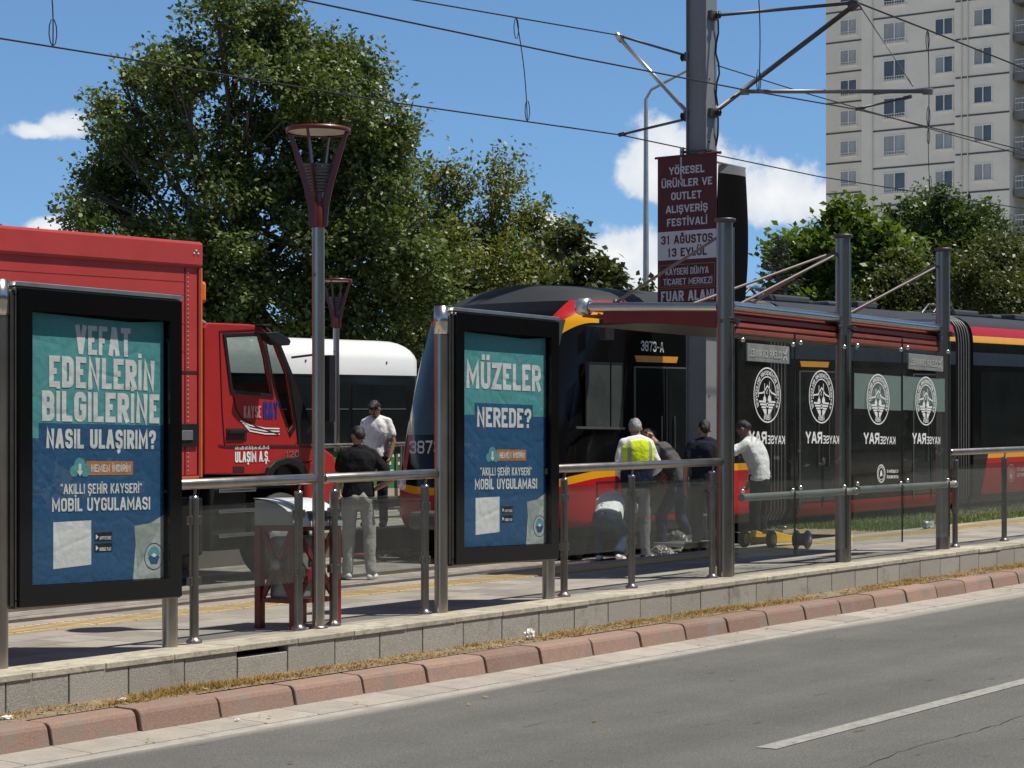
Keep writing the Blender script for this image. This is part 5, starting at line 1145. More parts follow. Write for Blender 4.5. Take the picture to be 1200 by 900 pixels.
# windscreen, wiper, headlights, coupler cover
b = MB(); gx = [(y, z) for z in np.linspace(1.55, 2.95, 9) for y in np.linspace(.28, 2.37, 15)]
b.add([(nose_x(y, z) - .01, y, z) for y, z in gx], [(i * 15 + j, i * 15 + j + 1, (i + 1) * 15 + j + 1, (i + 1) * 15 + j) for i in range(8) for j in range(14)], tramcab, True); b.build('windscreen', tr, shear=G)
b = MB(); b.tube([(nose_x(1.5, 1.5) - .04, 1.5, 1.5), (nose_x(1.6, 2.0) - .05, 1.6, 2.0), (nose_x(1.75, 2.5) - .04, 1.75, 2.5)], .012, black, n=6); b.build('wiper', tr, shear=G)
for y in (.38, 2.27):
    b = MB(); b.lathe([(0, 0), (.09, .0), (.10, .03), (.08, .05)], mat('headlight_glass', (0.6, 0.62, 0.63), .1, .3), (nose_x(y, .95) - .03, y, .95), 16, axis='x'); b.build('headlight', tr, shear=G)
b = MB(); b.box(-.12, .3, .95, 1.7, .4, .62, trim); b.build('coupler_cover', tr, shear=G, bevel=.05)
b = MB(); b.bar((1.55, .02, 3.02), (1.35, -.22, 2.95), .03, .03, black); b.box(1.22, 1.42, -.3, -.2, 2.68, 2.95, black); b.build('mirror_camera', tr, shear=G, bevel=.02)
mods = [(6.5, 5.6), (12.8, 5.6), (19.1, 5.6), (25.4, 5.4)]
def bellows(x0, x1):
    b = MB(); n = 7
    for k in range(n):
        xa, xb = x0 + (x1 - x0) * k / n, x0 + (x1 - x0) * (k + 1) / n; xm = (xa + xb) / 2
        for (p, q, ia, ib) in ((xa, xm, .10, .03), (xm, xb, .03, .10)):
            va = [(p, 1.325 + (y - 1.325) * (1 - ia / 1.325), z - ia * .3) for y, z in PF]; vb = [(q, 1.325 + (y - 1.325) * (1 - ib / 1.325), z - ib * .3) for y, z in PF]; c = len(PF)
            b.add(va + vb, [(i, i + 1, c + i + 1, c + i) for i in range(c - 1)], bell, False)
        if k in (1, 2, 3, 4, 5): b.tube([(xm, 1.325 + (y - 1.325) * .985, z - .0) for y, z in PF], .011, bellr, n=6)
    bo = b.build('bellows', tr, shear=G); c = MB()
    for y in (.35, .55): c.tube([(x0 - .1, y, 3.40), (x0 + .15, y, 3.55), (x1 - .15, y, 3.55), (x1 + .1, y, 3.40)], .02, steel_d, n=8)
    c.build('roof_cable', bo, shear=G)
bellows(5.8, 6.5)
for i, (x0, L_) in enumerate(mods):
    c = len(PF); b = MB(); m_ = liv1 if i else liv2
    b.add([(x, y, z) for x in (0, L_) for y, z in PF], [(j, j + 1, c + j + 1, c + j) for j in range(c - 1)], m_, True); b.add([(0, y, z) for y, z in PF], [tuple(range(c))], black); b.add([(L_, y, z) for y, z in PF], [tuple(range(c))], black)
    mo = b.build('body_section', tr, (x0, 0, G * x0), shear=G)
    door(mo, .25 if i == 0 else 3.6, 1.65 if i == 0 else 5.0); door(mo, 4.0, 5.3) if i == 0 else None
    panel_on_side('window', mo, 1.85 if i == 0 else .3, 3.75 if i == 0 else 3.3, 1.22, 2.45, tramgl, y=-.004, th=.003)
    for xa, xb, zt_, mm in ((1.2, 2.3, 3.55, roofm), (2.9, 3.3, 3.52, trim), (3.9, 4.6, 3.56, roofm)): b = MB(); b.box(xa, xb, .9, 2.0, 3.44, zt_, mm); b.build('roof_equipment', mo, shear=G, bevel=.03)
    if i < 3: bellows(x0 + L_, x0 + L_ + .7)
b = MB()                                        # crest and small lettering on the red skirt of the third section
O, U, V = (0, -.006, G * 13.9), (1, 0, 0), (0, 0, 1); X = 14.35; emblem(b, O, U, V, X, .74, .15, numm, ringtext=False)
text(b, 'T.C. ULAŞTIRMA VE', O, U, V, X + .25, X + 1.0, .78, .84, numm); text(b, 'ALTYAPI BAKANLIĞI', O, U, V, X + .25, X + 1.0, .68, .74, numm); b.build('skirt_crest', tr)
b = MB()
for x in (2.0, 9.3, 15.6, 21.9, 28):
    for q in (-.8, .8): b.lathe([(0, .1), (.3, .12), (.3, .22), (0, .24)], rubber, (x + q, 0, .3), 20, axis='y'); b.lathe([(0, 2.41), (.3, 2.43), (.3, 2.53), (0, 2.55)], rubber, (x + q, 0, .3), 20, axis='y')
    b.box(x - .5, x + .5, .3, 2.35, .2, .45, black)
b.build('wheelset', tr, shear=G)

# ================================================================== RECOVERY TRUCK
TT = 16.2; KX = 17.27; truck = thing('box_truck', 'red box truck with crew cab parked nose to nose with the tram', 'truck', (KX, TT, gz(KX, BED)))
tred = mat('truck_red', (0.37, 0.021, 0.018), .34, 0, .12, 2, coat=.3, dirt=((0.30, 0.05, 0.045), 3.5, .64)); tred2 = mat('truck_box_red', (0.42, 0.045, 0.04), .42, 0, .14, 1.5, dirt=((0.40, 0.10, 0.09), 2.5, .66)); tor = mat('truck_orange_edge', (0.50, 0.13, 0.04), .5, 0, .15, 6); redl = mat('truck_seam_red', (0.36, 0.045, 0.04), .5); amber = mat('amber_lens', (0.75, 0.16, 0.01), .2); seatm = mat('seat_fabric', (0.05, 0.05, 0.055), .8); seam = mat('seam_dark', (0.05, 0.006, 0.006), .6); chassis = mat('chassis_black', (0.010, 0.010, 0.0105), .7, 0, .3, 5, spec=.25); cabgrey = mat('cab_lining_grey', (0.32, 0.31, 0.29), .8)
def TP(px, py):
    x, z = rel(px, py, TT); return x - KX, z - BED
W_ = 2.3
hull = [TP(*p) for p in [(240, 556), (239.5, 384), (243, 378), (293, 380), (305, 382.5), (317, 388), (323, 393), (330, 410), (339, 434), (349, 460), (357, 480), (363, 495), (366, 523), (367, 541), (350, 541), (340, 538), (328, 538), (317, 543), (312, 556)]]
w1 = [TP(*p) for p in [(264, 394), (304, 393), (311, 420), (318, 462), (272, 457)]]; w2 = [TP(*p) for p in [(310, 394), (320, 397), (336, 438), (345, 496), (339, 506), (329, 477), (322, 455)]]
cab = None; b = MB()
for y0, y1 in ((0, .05), (W_ - .05, W_)): b.plate(hull, [w1, w2], y0, y1, tred)
n = len(hull)
for i in range(n):                              # skin between the two sides, open where the windscreen goes
    if i in (6, 7, 8, 9): continue
    (xa, za), (xb, zb) = hull[i], hull[(i + 1) % n]
    if i >= 13 and i <= 17: continue
    b.add([(xa, .051, za), (xb, .051, zb), (xb, W_ - .051, zb), (xa, W_ - .051, za)], [(0, 1, 2, 3)], tred)
cab = b.build('cab', truck, shear=G, bevel=.025)
b = MB()
for i in (6, 7, 8, 9):
    (xa, za), (xb, zb) = hull[i], hull[i + 1]; b.quad((xa, .06, za), (xb, .06, zb), (xb, W_ - .06, zb), (xa, W_ - .06, za), truckglass)
b.build('windscreen', cab, shear=G)
for y in (.025, W_ - .03):
    for wn in (w1, w2): b = MB(); b.plate(wn, [], y, y + .004, truckglass); b.build('side_window', cab, shear=G)
b = MB()
def wscale(w, k): cx = sum(p[0] for p in w) / len(w); cz = sum(p[1] for p in w) / len(w); return [(cx + (x - cx) * k, cz + (z - cz) * k) for x, z in w]
for wn in (w1, w2): b.plate(wscale(wn, 1.10), [wscale(wn, .99)], -.012, -.002, black)
b.build('window_seal', cab, shear=G)
# black pillar trim between quarter light and windscreen
b = MB(); b.plate([TP(*p) for p in [(321, 394), (325, 396), (341, 436), (352, 466), (364, 496), (366, 520), (349, 520), (347, 496), (338, 440)]], [], -.014, -.001, black); b.build('pillar_trim', cab, shear=G)
dr = [TP(*p) for p in [(257, 388), (303, 386), (316, 391), (322, 401), (333, 428), (343, 456), (349, 486), (350, 512), (346, 522), (263, 522), (260, 480)]]
b = MB()
pl = dr + [dr[0]]
for a, c in zip(pl, pl[1:]): b.bar((a[0], -.003, a[1]), (c[0], -.003, c[1]), .008, .012, seam)
sw = [TP(*p) for p in [(273, 462), (276, 478), (283, 490), (300, 500), (326, 509)]]
for a, c in zip(sw, sw[1:]): b.bar((a[0], -.003, a[1]), (c[0], -.003, c[1]), .008, .014, seam)
lw = [TP(*p) for p in [(256, 522), (264, 523.5), (352, 523.5), (366, 524)]]
for a, c in zip(lw, lw[1:]): b.bar((a[0], -.003, a[1]), (c[0], -.003, c[1]), .008, .016, seam)
do = b.build('door', cab, shear=G)
hx, hz = TP(277, 508); b = MB(); b.box(hx - .16, hx + .16, -.012, -.001, hz - .07, hz + .06, seam); b.box(hx - .15, hx + .13, -.045, -.02, hz - .0, hz + .04, black); b.build('handle', do, shear=G, bevel=.01)
lgb = mat('logo_blue', (0.02, 0.03, 0.22), .4); lgr = mat('logo_pale_red', (0.62, 0.28, 0.26), .4); b = MB(); U, V = (1, 0, 0), (0, 0, 1)
x0, z0 = TP(285, 493); xm, _ = TP(307, 490); x1, z1 = TP(326, 480); O = (0, -.004, 0)
text(b, 'KAYSE', O, (1, 0, G), V, x0, xm - .02, z0 + .03, z0 + .16, lgr, sw=.2); text(b, 'RAY', O, (1, 0, G), V, xm + .02, x1, z0 + .02, z0 + .21, lgb, sw=.25)
for k in range(3): line(b, O, (1, 0, G), V, [(x0 - .05 + .03 * k, z0 + .0 - .02 * k), (x0 + .1, z0 - .05 - .03 * k), (x0 + .35, z0 - .085 - .03 * k), (x0 + .58, z0 - .09 - .03 * k)], .014, vinyl)
x0, z0 = TP(275, 542); x1, z1 = TP(315, 531); text(b, 'ULAŞIM A.Ş.', O, (1, 0, G), V, x0, x1 - .0, z0 + .0, z0 + .115, vinyl, sw=.18); text(b, 'KAYSERİ BÜYÜKŞEHİR BELEDİYESİ', O, (1, 0, G), V, x0, x1, z0 + .137, z0 + .172, vinyl, sw=.15)
x0, z0 = TP(334, 536); x1, _ = TP(350, 536); text(b, '120', O, (1, 0, G), V, x0, x1, z0, z0 + .07, alu, sw=.18)
x0, z0 = TP(273, 549); x1, _ = TP(286, 549); b.box(x0, x1, -.006, -.002, z0 - .03, z0 + .03, seam); b.build('lettering', cab, shear=0)
# front fender and bumper
b = MB(); fb_ = [TP(*p) for p in [(367.5, 524), (380, 526), (390, 534), (395, 548), (396, 572), (384, 590), (358, 590), (357, 566), (354, 552), (349, 543), (367, 542)]]
b.plate(fb_, [], -.03, W_ + .03, tred); b.build('bumper', truck, shear=G, bevel=.04)
arch = [TP(*p) for p in [(308, 560), (312, 548), (320, 540), (330, 536.5), (342, 536.5), (351, 541), (357, 552), (358, 566), (353, 566), (351, 556), (345, 548), (336, 544), (326, 545), (319, 551), (316, 560)]]
b = MB(); b.plate(arch, [], -.05, .35, black); b.build('wheel_arch', truck, shear=G, bevel=.015)
# mirrors
b = MB(); mx0, mz0 = TP(286, 393); mx1, mz1 = TP(313, 405)
b.plate([TP(*p) for p in [(284.5, 391), (299, 390), (311, 397), (314, 401), (312, 406), (298, 405), (291, 400)]], [], -.34, -.2, black); b.bar((TP(303, 396)[0], -.25, TP(303, 396)[1]), (TP(304, 383)[0], -.05, TP(304, 383)[1]), .03, .04, black); b.box(TP(299, 381)[0], TP(309, 381)[0], -.12, .05, TP(300, 383)[1], TP(300, 380)[1], black); b.build('kerb_mirror', cab, shear=G, bevel=.02)
b = MB(); q = TP(362, 440); b.box(q[0], q[0] + .1, -.3, -.08, q[1] - .52, q[1] + .22, black); b.bar((TP(340, 419)[0], -.02, TP(340, 419)[1]), (TP(362, 415)[0], -.2, TP(362, 415)[1]), .025, .025, black); b.tube([TP(352, 508)[0:1] + (-.1,) + TP(352, 508)[1:2], (q[0], -.2, q[1] - .4), (q[0] + .05, -.2, q[1] - .5)], .018, black); b.build('door_mirror', cab, shear=G, bevel=.03)
# inside: seats, dash, wheel
b = MB()
for y in (.35, 1.45):
    b.box(.25, .75, y, y + .5, 1.3, 1.5, seatm); b.box(.16, .34, y, y + .5, 1.45, 2.15, seatm); b.box(.16, .3, y + .12, y + .38, 2.17, 2.42, cabgrey)
b.build('seat', cab, shear=G, bevel=.04)
b = MB(); b.box(1.2, 1.52, .1, W_ - .1, 1.1, 1.62, seatm); b.build('dashboard', cab, shear=G, bevel=.04)
b = MB(); b.tube([(1.08 + .12 * math.sin(a), 1.75 + .22 * math.cos(a), 1.72 + .18 * math.sin(a)) for a in np.linspace(0, 6.28, 18, endpoint=False)], .016, black, n=8, closed=True); b.build('steering_wheel', cab, shear=G)
b = MB(); b.box(.05, 1.5, .06, W_ - .06, 1.0, 1.06, chassis); b.build('cab_floor', cab, shear=G)
# box body
BX0, BX1, BZ0, BZ1 = -6.4, TP(237, 300)[0], TP(237, 557)[1], TP(237, 284)[1]
b = MB(); b.box(BX0, BX1 - .05, .02, 2.43, BZ0, BZ1 - .02, tred2); box_ = b.build('box_body', truck, shear=G, bevel=.01)
b = MB(); b.box(BX0, BX1 - .0, -.02, 2.47, BZ1 - .27, BZ1, tred2); b.build('roof_cap', box_, shear=G, bevel=.03)
b = MB(); b.box(BX1 - .03, BX1 - .002, -.005, 2.44, BZ0 - .02, BZ1 - .272, tor); b.box(BX1 - .049, BX1 - .031, .0, 2.44, BZ0 - .02, BZ1 - .272, tred2); b.box(BX0, BX1 - .05, -.0, .018, BZ0 - .06, BZ0 - .002, tor); b.build('edge_trim', box_, shear=G)
b = MB(); xr = BX1 - .24
for k, zz in enumerate((BZ1 - .42, BZ1 - .56, BZ1 - .86, BZ1 - 1.15)): b.box(BX0 + .1, xr, .0165, .0195, zz - .005, zz + .005, redl)
b.box(xr - .006, xr + .006, .014, .0195, BZ0, BZ1 - .275, seam); b.box(BX0, BX1 - .05, .012, .0195, TP(230, 436)[1] - .012, TP(230, 436)[1] + .012, seam)
b.build('panel_seam', box_, shear=G)
b = MB()
for k in range(46): z = BZ0 + .05 + k * .047; b.lathe([(0, -.006), (.006, -.004), (.008, .0)], binm, (xr + .045, .018, z), 6, axis='y')
for x in (-.14, -.08, -.11): b.lathe([(0, -.008), (.014, -.006), (.016, .0)], binm, (BX1 + x, -.02, BZ1 - .13 + (.03 if x == -.11 else 0)), 8, axis='y')
b.build('rivet', box_, shear=G)
b = MB(); hx, hz = TP(221, 510); b.box(hx - .14, hx + .14, -.004, .018, hz - .12, hz + .12, black); b.box(hx - .11, hx + .05, -.02, .0, hz - .05, hz + .05, alu); b.build('latch', box_, shear=G, bevel=.006)
q = TP(240, 342); b = MB(); b.box(BX1 + .002, BX1 + .10, .02, .14, q[1] - .12, q[1] + .12, amber); b.build('marker_light', box_, shear=G, bevel=.04)
p0, p1 = TP(239, 361), TP(260, 378); b = MB(); b.tube([(BX1, .25, p0[1]), (p1[0], .25, p1[1])], .022, galv, n=8); b.build('stay', box_, shear=G)
b = MB()
b.box(BX0, 1.95, .75, .87, .78, 1.02, chassis); b.box(BX0, 1.95, 1.45, 1.57, .78, 1.02, chassis); b.box(BX0, BX1, .1, 2.35, BZ0 - .14, BZ0 - .062, chassis)
b.box(-1.55, -.55, .1, .72, .34, 1.0, chassis); b.box(-3.2, -1.8, .08, .6, .38, 1.0, chassis); b.box(.05, .62, .05, .5, .36, 1.06, chassis); b.box(-.45, .0, .1, .9, .32, .95, chassis); b.box(-3.2, 1.5, .9, 1.4, .42, 1.0, chassis); b.build('chassis', truck, shear=G, bevel=.03)  # tank boxes enlarged and blackened to fill in the shade under the truck
b = MB()
for z in (.52, .78, 1.0): b.box(.12, .7, -.02, .06, z - .02, z + .02, chrome)
for z in (.55, .8): b.box(-3.4, -.5, -.01, .03, z - .04, z + .04, galv)
b.build('side_step', truck, shear=G, bevel=.006)
def wheel(x, y, r=.48, twin=False):
    b = MB(); b.lathe([(.26, .0), (.38, -.01), (.46, .03), (r, .08), (r, .22), (.46, .27), (.3, .28)], rubber, (x, y, r), 32, axis='y'); wo = b.build('wheel', truck, shear=G)
    b = MB(); b.lathe([(0, .05), (.1, .03), (.12, .08), (.2, .12), (.24, .04), (.27, .015), (.27, .2)], galv, (x, y, r), 24, axis='y')
    for k in range(8): a = k * math.pi / 4; b.lathe([(0, .085), (.018, .085), (.018, .12)], chassis, (x + .16 * math.cos(a), y, r + .16 * math.sin(a)), 8, axis='y')
    b.build('rim', wo, shear=G)
wx = TP(335, 600)[0]
for x in (wx, -4.2): wheel(x, .02); wheel(x, W_ - .3)

# ================================================================== WHITE BUS
BT = 23.6; bxr = at(489, 500, BT).x + .35; BL = 12.0; bus = thing('city_bus', 'white roofed city bus with black window band passing behind the lamp', 'bus', (bxr - BL, BT, gz(bxr - BL, -.25)))
bwhite_ = mat('bus_white', (0.74, 0.75, 0.73), .35, 0, .05, 1.2, coat=.3); busgl = mat('bus_glass', (0.008, 0.009, 0.010), .07, 0, .3, 1, spec=.4); 
def rslab(x0, x1, y0, y1, z0, z1, r, m, name, par, bev, topin=0.0):
    pts = []
    for cx, cy, a0 in ((x1 - r, y1 - r, 0), (x0 + r, y1 - r, 90), (x0 + r, y0 + r, 180), (x1 - r, y0 + r, 270)):
        for k in range(7): a = R(a0 + 15 * k); pts.append((cx + r * math.cos(a), cy + r * math.sin(a)))
    n = len(pts); b = MB(); cx, cy = (x0 + x1) / 2, (y0 + y1) / 2; sc = lambda p, q: (cx + (p[0] - cx) * (1 - q / ((x1 - x0) / 2)), cy + (p[1] - cy) * (1 - q / ((y1 - y0) / 2)))
    lay = [(0, z0), (0, z1 - bev)] + [(bev * (1 - math.cos(a)) + topin * (a / 1.57), z1 - bev + bev * math.sin(a)) for a in np.linspace(.26, 1.57, 6)]
    vs = [(*sc(p, q), z) for q, z in lay for p in pts]
    b.add(vs, [(i * n + j, i * n + (j + 1) % n, (i + 1) * n + (j + 1) % n, (i + 1) * n + j) for i in range(len(lay) - 1) for j in range(n)], m, True); b.add(vs[-n:], [tuple(range(n))], m, True); b.add(vs[:n], [tuple(range(n))], m)
    return b.build(name, par, shear=G)
rslab(0, BL, 0, 2.55, .32, .98, .35, mat('bus_dark_skirt', (0.012, 0.013, 0.013), .25), 'lower_body', bus, .02); rslab(.03, BL - .03, .02, 2.53, .983, 2.56, .38, busgl, 'window_band', bus, .02)
rp = rslab(.0, BL, .0, 2.55, 2.563, 3.17, .55, bwhite_, 'roof', bus, .34, .12)
b = MB(); b.box(BL - 4.9, BL - 4.88, .25, 2.3, 3.0, 3.185, trim)
for x in (BL - 1.2, BL - 3.3, BL - 2.6, BL - 5.4): b.lathe([(0, -.012), (.02, -.01), (.022, .0)], trim, (x, -.0, 2.78), 8, axis='y')
b.build('roof_joint', rp, shear=G)
for k in range(7):
    x = .6 + k * 1.55; b = MB(); b.box(x, x + 1.45, .012, .018, 1.15, 2.4, tramgl); b.box(x, x + 1.45, .006, .011, 1.98, 2.0, trim); b.build('window', bus, shear=G)
b = MB(); b.box(BL - 5.9, BL - 4.6, .0, .016, .5, 2.4, tramgl); b.box(BL - 5.26, BL - 5.23, -.01, .0, .5, 2.4, trim); b.build('door', bus, shear=G)
b = MB(); b.tube([(BL - 8.2, -.02, 2.9), (BL - 7.6, -.12, 2.95), (BL - 7.1, -.2, 2.92)], .03, black); b.build('mirror_arm', bus, shear=G)
for x in (2.4, BL - 2.9):
    b = MB(); b.lathe([(.28, .0), (.44, .0), (.48, .05), (.48, .26), (.3, .28)], rubber, (x, -.0, .48), 28, axis='y'); b.lathe([(.28, 2.27), (.48, 2.3), (.48, 2.5), (.44, 2.55), (.28, 2.55)], rubber, (x, 0, .48), 28, axis='y'); wo = b.build('wheel', bus, shear=G)
    b = MB(); b.lathe([(0, .03), (.1, .02), (.14, .08), (.26, .06), (.28, .01)], galv, (x, -.0, .48), 20, axis='y'); b.build('rim', wo, shear=G)
# ================================================================== PEOPLE
skin = mat('skin', (0.36, 0.20, 0.13), .55, 0, .06, 8); skin_d = mat('skin_tanned', (0.25, 0.13, 0.08), .55, 0, .06, 8)
def cloth(name, col): return mat(name, col, .9, 0, .14, 9, bump=.5, bs=26, spec=.15)
eyem = mat('eye_dark', (0.02, 0.015, 0.012), .3); lipm = mat('lip', (0.30, 0.12, 0.10), .5); hair_k = mat('hair_black', (0.012, 0.010, 0.009), .6, 0, .3, 40, bump=.5, bs=80); hair_g = mat('hair_grey', (0.27, 0.27, 0.27), .6, 0, .35, 40, bump=.5, bs=80)
def prim_capsule(vs, fs, p0, p1, r0, r1, n=10):
    p0, p1 = Vector(p0), Vector(p1); d = p1 - p0
    if d.length < 1e-5: d = Vector((0, 0, 1e-4))
    u = d.normalized(); a = u.orthogonal().normalized(); b = u.cross(a); rows = []
    for t in (-90, -60, -30, 0): rows.append((p0 + u * r0 * math.sin(R(t)), r0 * math.cos(R(t))))
    for t in (0, 30, 60, 90): rows.append((p1 + u * r1 * math.sin(R(t)), r1 * math.cos(R(t))))
    k = len(vs)
    for c, r in rows: vs += [c + (a * math.cos(2 * math.pi * j / n) + b * math.sin(2 * math.pi * j / n)) * max(r, 1e-4) for j in range(n)]
    fs += [(k + i * n + j, k + i * n + (j + 1) % n, k + (i + 1) * n + (j + 1) % n, k + (i + 1) * n + j) for i in range(len(rows) - 1) for j in range(n)]
    fs.append(tuple(k + j for j in range(n))[::-1]); q = k + (len(rows) - 1) * n; fs.append(tuple(q + j for j in range(n)))
def prim_ell(vs, fs, c, rx, ry, rz, M=None, n=14):
    c = Vector(c); k = len(vs); m = 9
    for i in range(m + 1):
        t = math.pi * i / m - math.pi / 2
        for j in range(n):
            p = Vector((rx * max(math.cos(t), 1e-3) * math.cos(2 * math.pi * j / n), ry * max(math.cos(t), 1e-3) * math.sin(2 * math.pi * j / n), rz * math.sin(t))); vs.append(c + (M @ p if M else p))
    fs += [(k + i * n + j, k + i * n + (j + 1) % n, k + (i + 1) * n + (j + 1) % n, k + (i + 1) * n + j) for i in range(m) for j in range(n)]
    fs.append(tuple(k + j for j in range(n))[::-1]); q = k + m * n; fs.append(tuple(q + j for j in range(n)))
def prim_loft(vs, fs, rings, n=18):
    k = len(vs)
    for c, ax, ay, rx, ry in rings: vs += [c + ax * rx * math.copysign(abs(math.cos(t)) ** .85, math.cos(t)) + ay * ry * math.copysign(abs(math.sin(t)) ** .85, math.sin(t)) for t in [2 * math.pi * j / n for j in range(n)]]
    fs += [(k + i * n + j, k + i * n + (j + 1) % n, k + (i + 1) * n + (j + 1) % n, k + (i + 1) * n + j) for i in range(len(rings) - 1) for j in range(n)]
    fs.append(tuple(k + j for j in range(n))[::-1]); q = k + (len(rings) - 1) * n; fs.append(tuple(q + j for j in range(n)))
def fuse(name, vs, fs, vox, m, parent, smooth=6, folds=0.0, seed=0, fs_scale=9):
    me = bpy.data.meshes.new(name); me.from_pydata([tuple(v) for v in vs], [], fs); o = bpy.data.objects.new(name + '_tmp', me); COL.objects.link(o)
    bm = bmesh.new(); bm.from_mesh(me); bmesh.ops.recalc_face_normals(bm, faces=bm.faces); bm.to_mesh(me); bm.free()
    r = o.modifiers.new('r', 'REMESH'); r.mode = 'VOXEL'; r.voxel_size = vox
    if smooth: s = o.modifiers.new('s', 'SMOOTH'); s.iterations = smooth; s.factor = .5
    dg = bpy.context.evaluated_depsgraph_get(); m2 = bpy.data.meshes.new_from_object(o.evaluated_get(dg)); bpy.data.objects.remove(o); bpy.data.meshes.remove(me)
    if folds:
        for v in m2.vertices:
            p = v.co; q = Vector((p.x * fs_scale, p.y * fs_scale, p.z * fs_scale * .55 + seed)); v.co = p + v.normal * (folds * noise.noise(q) + folds * .5 * noise.noise(q * 2.3))
    m2.name = name; m2.materials.clear()
    for x in (m if isinstance(m, list) else [m]): m2.materials.append(x)
    m2.polygons.foreach_set('use_smooth', [True] * len(m2.polygons)); m2.update(); return link(name, m2, parent)
def person(label, loc, face, h, J, top, bottom, shoes, hair=hair_k, sk=skin, long=False, head_pitch=0, head_turn=0, group=None, vest=None, hands=True, low=-.06):
    """J: joints in metres for a 1.75 m body; +Y is where the body faces, +X its right"""
    k = h / 1.75; root = thing('person', label, 'person', loc, group, rz=face)
    D = dict(pel=(0, 0, .95), waist=(0, 0, 1.10), chest=(0, 0, 1.28), neck=(0, -.01, 1.475), head=(0, .03, 1.615), shL=(-.17, 0, 1.42), shR=(.17, 0, 1.42), elL=(-.235, -.03, 1.14), elR=(.235, -.03, 1.14), wrL=(-.245, .05, .90), wrR=(.245, .05, .90),
             hipL=(-.09, 0, .93), hipR=(.09, 0, .93), knL=(-.105, .03, .51), knR=(.105, .03, .51), anL=(-.11, 0, .09), anR=(.11, 0, .09), toL=(-.135, .17, .03), toR=(.135, .17, .03))
    D.update(J); P = {a: Vector(b) * k for a, b in D.items()}
    lat = (P['shR'] - P['shL']).normalized(); latp = (P['hipR'] - P['hipL']).normalized()
    def frame(t, lt): t = t.normalized(); ax = (lt - t * lt.dot(t)).normalized(); return ax, t.cross(ax)
    spine = [P['pel'], P['waist'], P['chest'], P['neck']]
    def torso(inf, up=True, low=-.02):
        rings = []; prof = [(-.45, .135, .105), (-.05, .165, .115), (.5, .155, .11), (1, .145, .10), (1.5, .16, .112), (2.0, .178, .118), (2.5, .178, .108), (2.78, .15, .088), (2.95, .10, .075), (3.0, .07, .062)]
        for s, rx, ry in prof:
            if s < low: continue
            i = min(2, max(0, int(s))); w = s - i; c = spine[i].lerp(spine[i + 1], w) if s >= 0 else spine[0] + (spine[0] - spine[1]) * (-s)
            tn = (spine[i + 1] - spine[i]).normalized(); j = min(2, i + 1); tn = tn.lerp((spine[j + 1] - spine[j]).normalized(), max(0, w - .3)) if i < 2 else tn
            ax, ay = frame(tn, latp.lerp(lat, min(1, max(0, s / 2)))); rings.append((c, ax, ay, (rx + inf) * k, (ry + inf) * k))
        return rings
    # head frame
    hu = (P['head'] - P['neck']).normalized(); ax, ay = frame(hu, lat); Mh = Matrix((ax, ay, hu)).transposed()
    Mh = Mh @ Matrix.Rotation(R(head_turn), 3, 'Z') @ Matrix.Rotation(R(-head_pitch), 3, 'X'); H = P['head']; hp = lambda x, y, z: H + Mh @ (Vector((x, y, z)) * k)
    vs, fs = [], []
    prim_loft(vs, fs, torso(0, low=-.5))
    prim_capsule(vs, fs, P['neck'] - hu * .05 * k, H - hu * .03 * k, .058 * k, .054 * k)
    prim_ell(vs, fs, hp(0, -.012, .03), .074 * k, .093 * k, .093 * k, Mh); prim_ell(vs, fs, hp(0, .022, -.03), .058 * k, .072 * k, .082 * k, Mh); prim_ell(vs, fs, hp(0, .055, -.085), .032 * k, .03 * k, .026 * k, Mh)
    prim_capsule(vs, fs, hp(0, .088, .015), hp(0, .108, -.022), .009 * k, .014 * k); prim_ell(vs, fs, hp(0, .076, .035), .05 * k, .018 * k, .012 * k, Mh)
    for s in (-1, 1): prim_ell(vs, fs, hp(s * .076, -.008, -.005), .01 * k, .02 * k, .032 * k, Mh)
    prim_ell(vs, fs, hp(0, .084, -.055), .024 * k, .014 * k, .012 * k, Mh)
    for s in 'LR':
        prim_capsule(vs, fs, P['neck'] + hu * .015 * k, P['sh' + s], .044 * k, .044 * k)
        prim_capsule(vs, fs, P['sh' + s], P['el' + s], .05 * k, .04 * k); prim_capsule(vs, fs, P['el' + s], P['wr' + s], .041 * k, .027 * k)
        prim_capsule(vs, fs, P['hip' + s], P['kn' + s], .08 * k, .055 * k); prim_capsule(vs, fs, P['kn' + s], P['an' + s], .055 * k, .036 * k); prim_capsule(vs, fs, P['an' + s], P['to' + s], .035 * k, .03 * k)
        if hands:                                # palm, four bent fingers, thumb from the side
            d = (P['wr' + s] - P['el' + s]).normalized(); sg = 1 if s == 'R' else -1
            inn = (Vector((-sg, .3, 0)) - d * d.dot(Vector((-sg, .3, 0)))).normalized(); acr = d.cross(inn); W0 = P['wr' + s]
            pc = W0 + d * .052 * k; Mp = Matrix((acr, inn, d)).transposed(); prim_ell(vs, fs, pc, .042 * k, .016 * k, .052 * k, Mp)
            for q, (o_, l_) in enumerate(((-.031, .066), (-.0105, .078), (.0105, .073), (.031, .056))):
                f0 = pc + acr * o_ * k + d * .035 * k; f1 = f0 + (d * .95 + inn * .25).normalized() * l_ * .5 * k; f2 = f1 + (d * .7 + inn * .75).normalized() * l_ * .5 * k
                prim_capsule(vs, fs, f0, f1, .0095 * k, .0088 * k, 8); prim_capsule(vs, fs, f1, f2, .0088 * k, .0072 * k, 8)
            ts = acr * (-sg if acr.y * sg > 0 else sg); ts = acr if acr.y > 0 else -acr
            t0 = W0 + d * .03 * k + ts * .028 * k; t1 = t0 + (d * .6 + ts * .75 + inn * .2).normalized() * .038 * k; t2 = t1 + (d * .85 + ts * .25 + inn * .45).normalized() * .032 * k
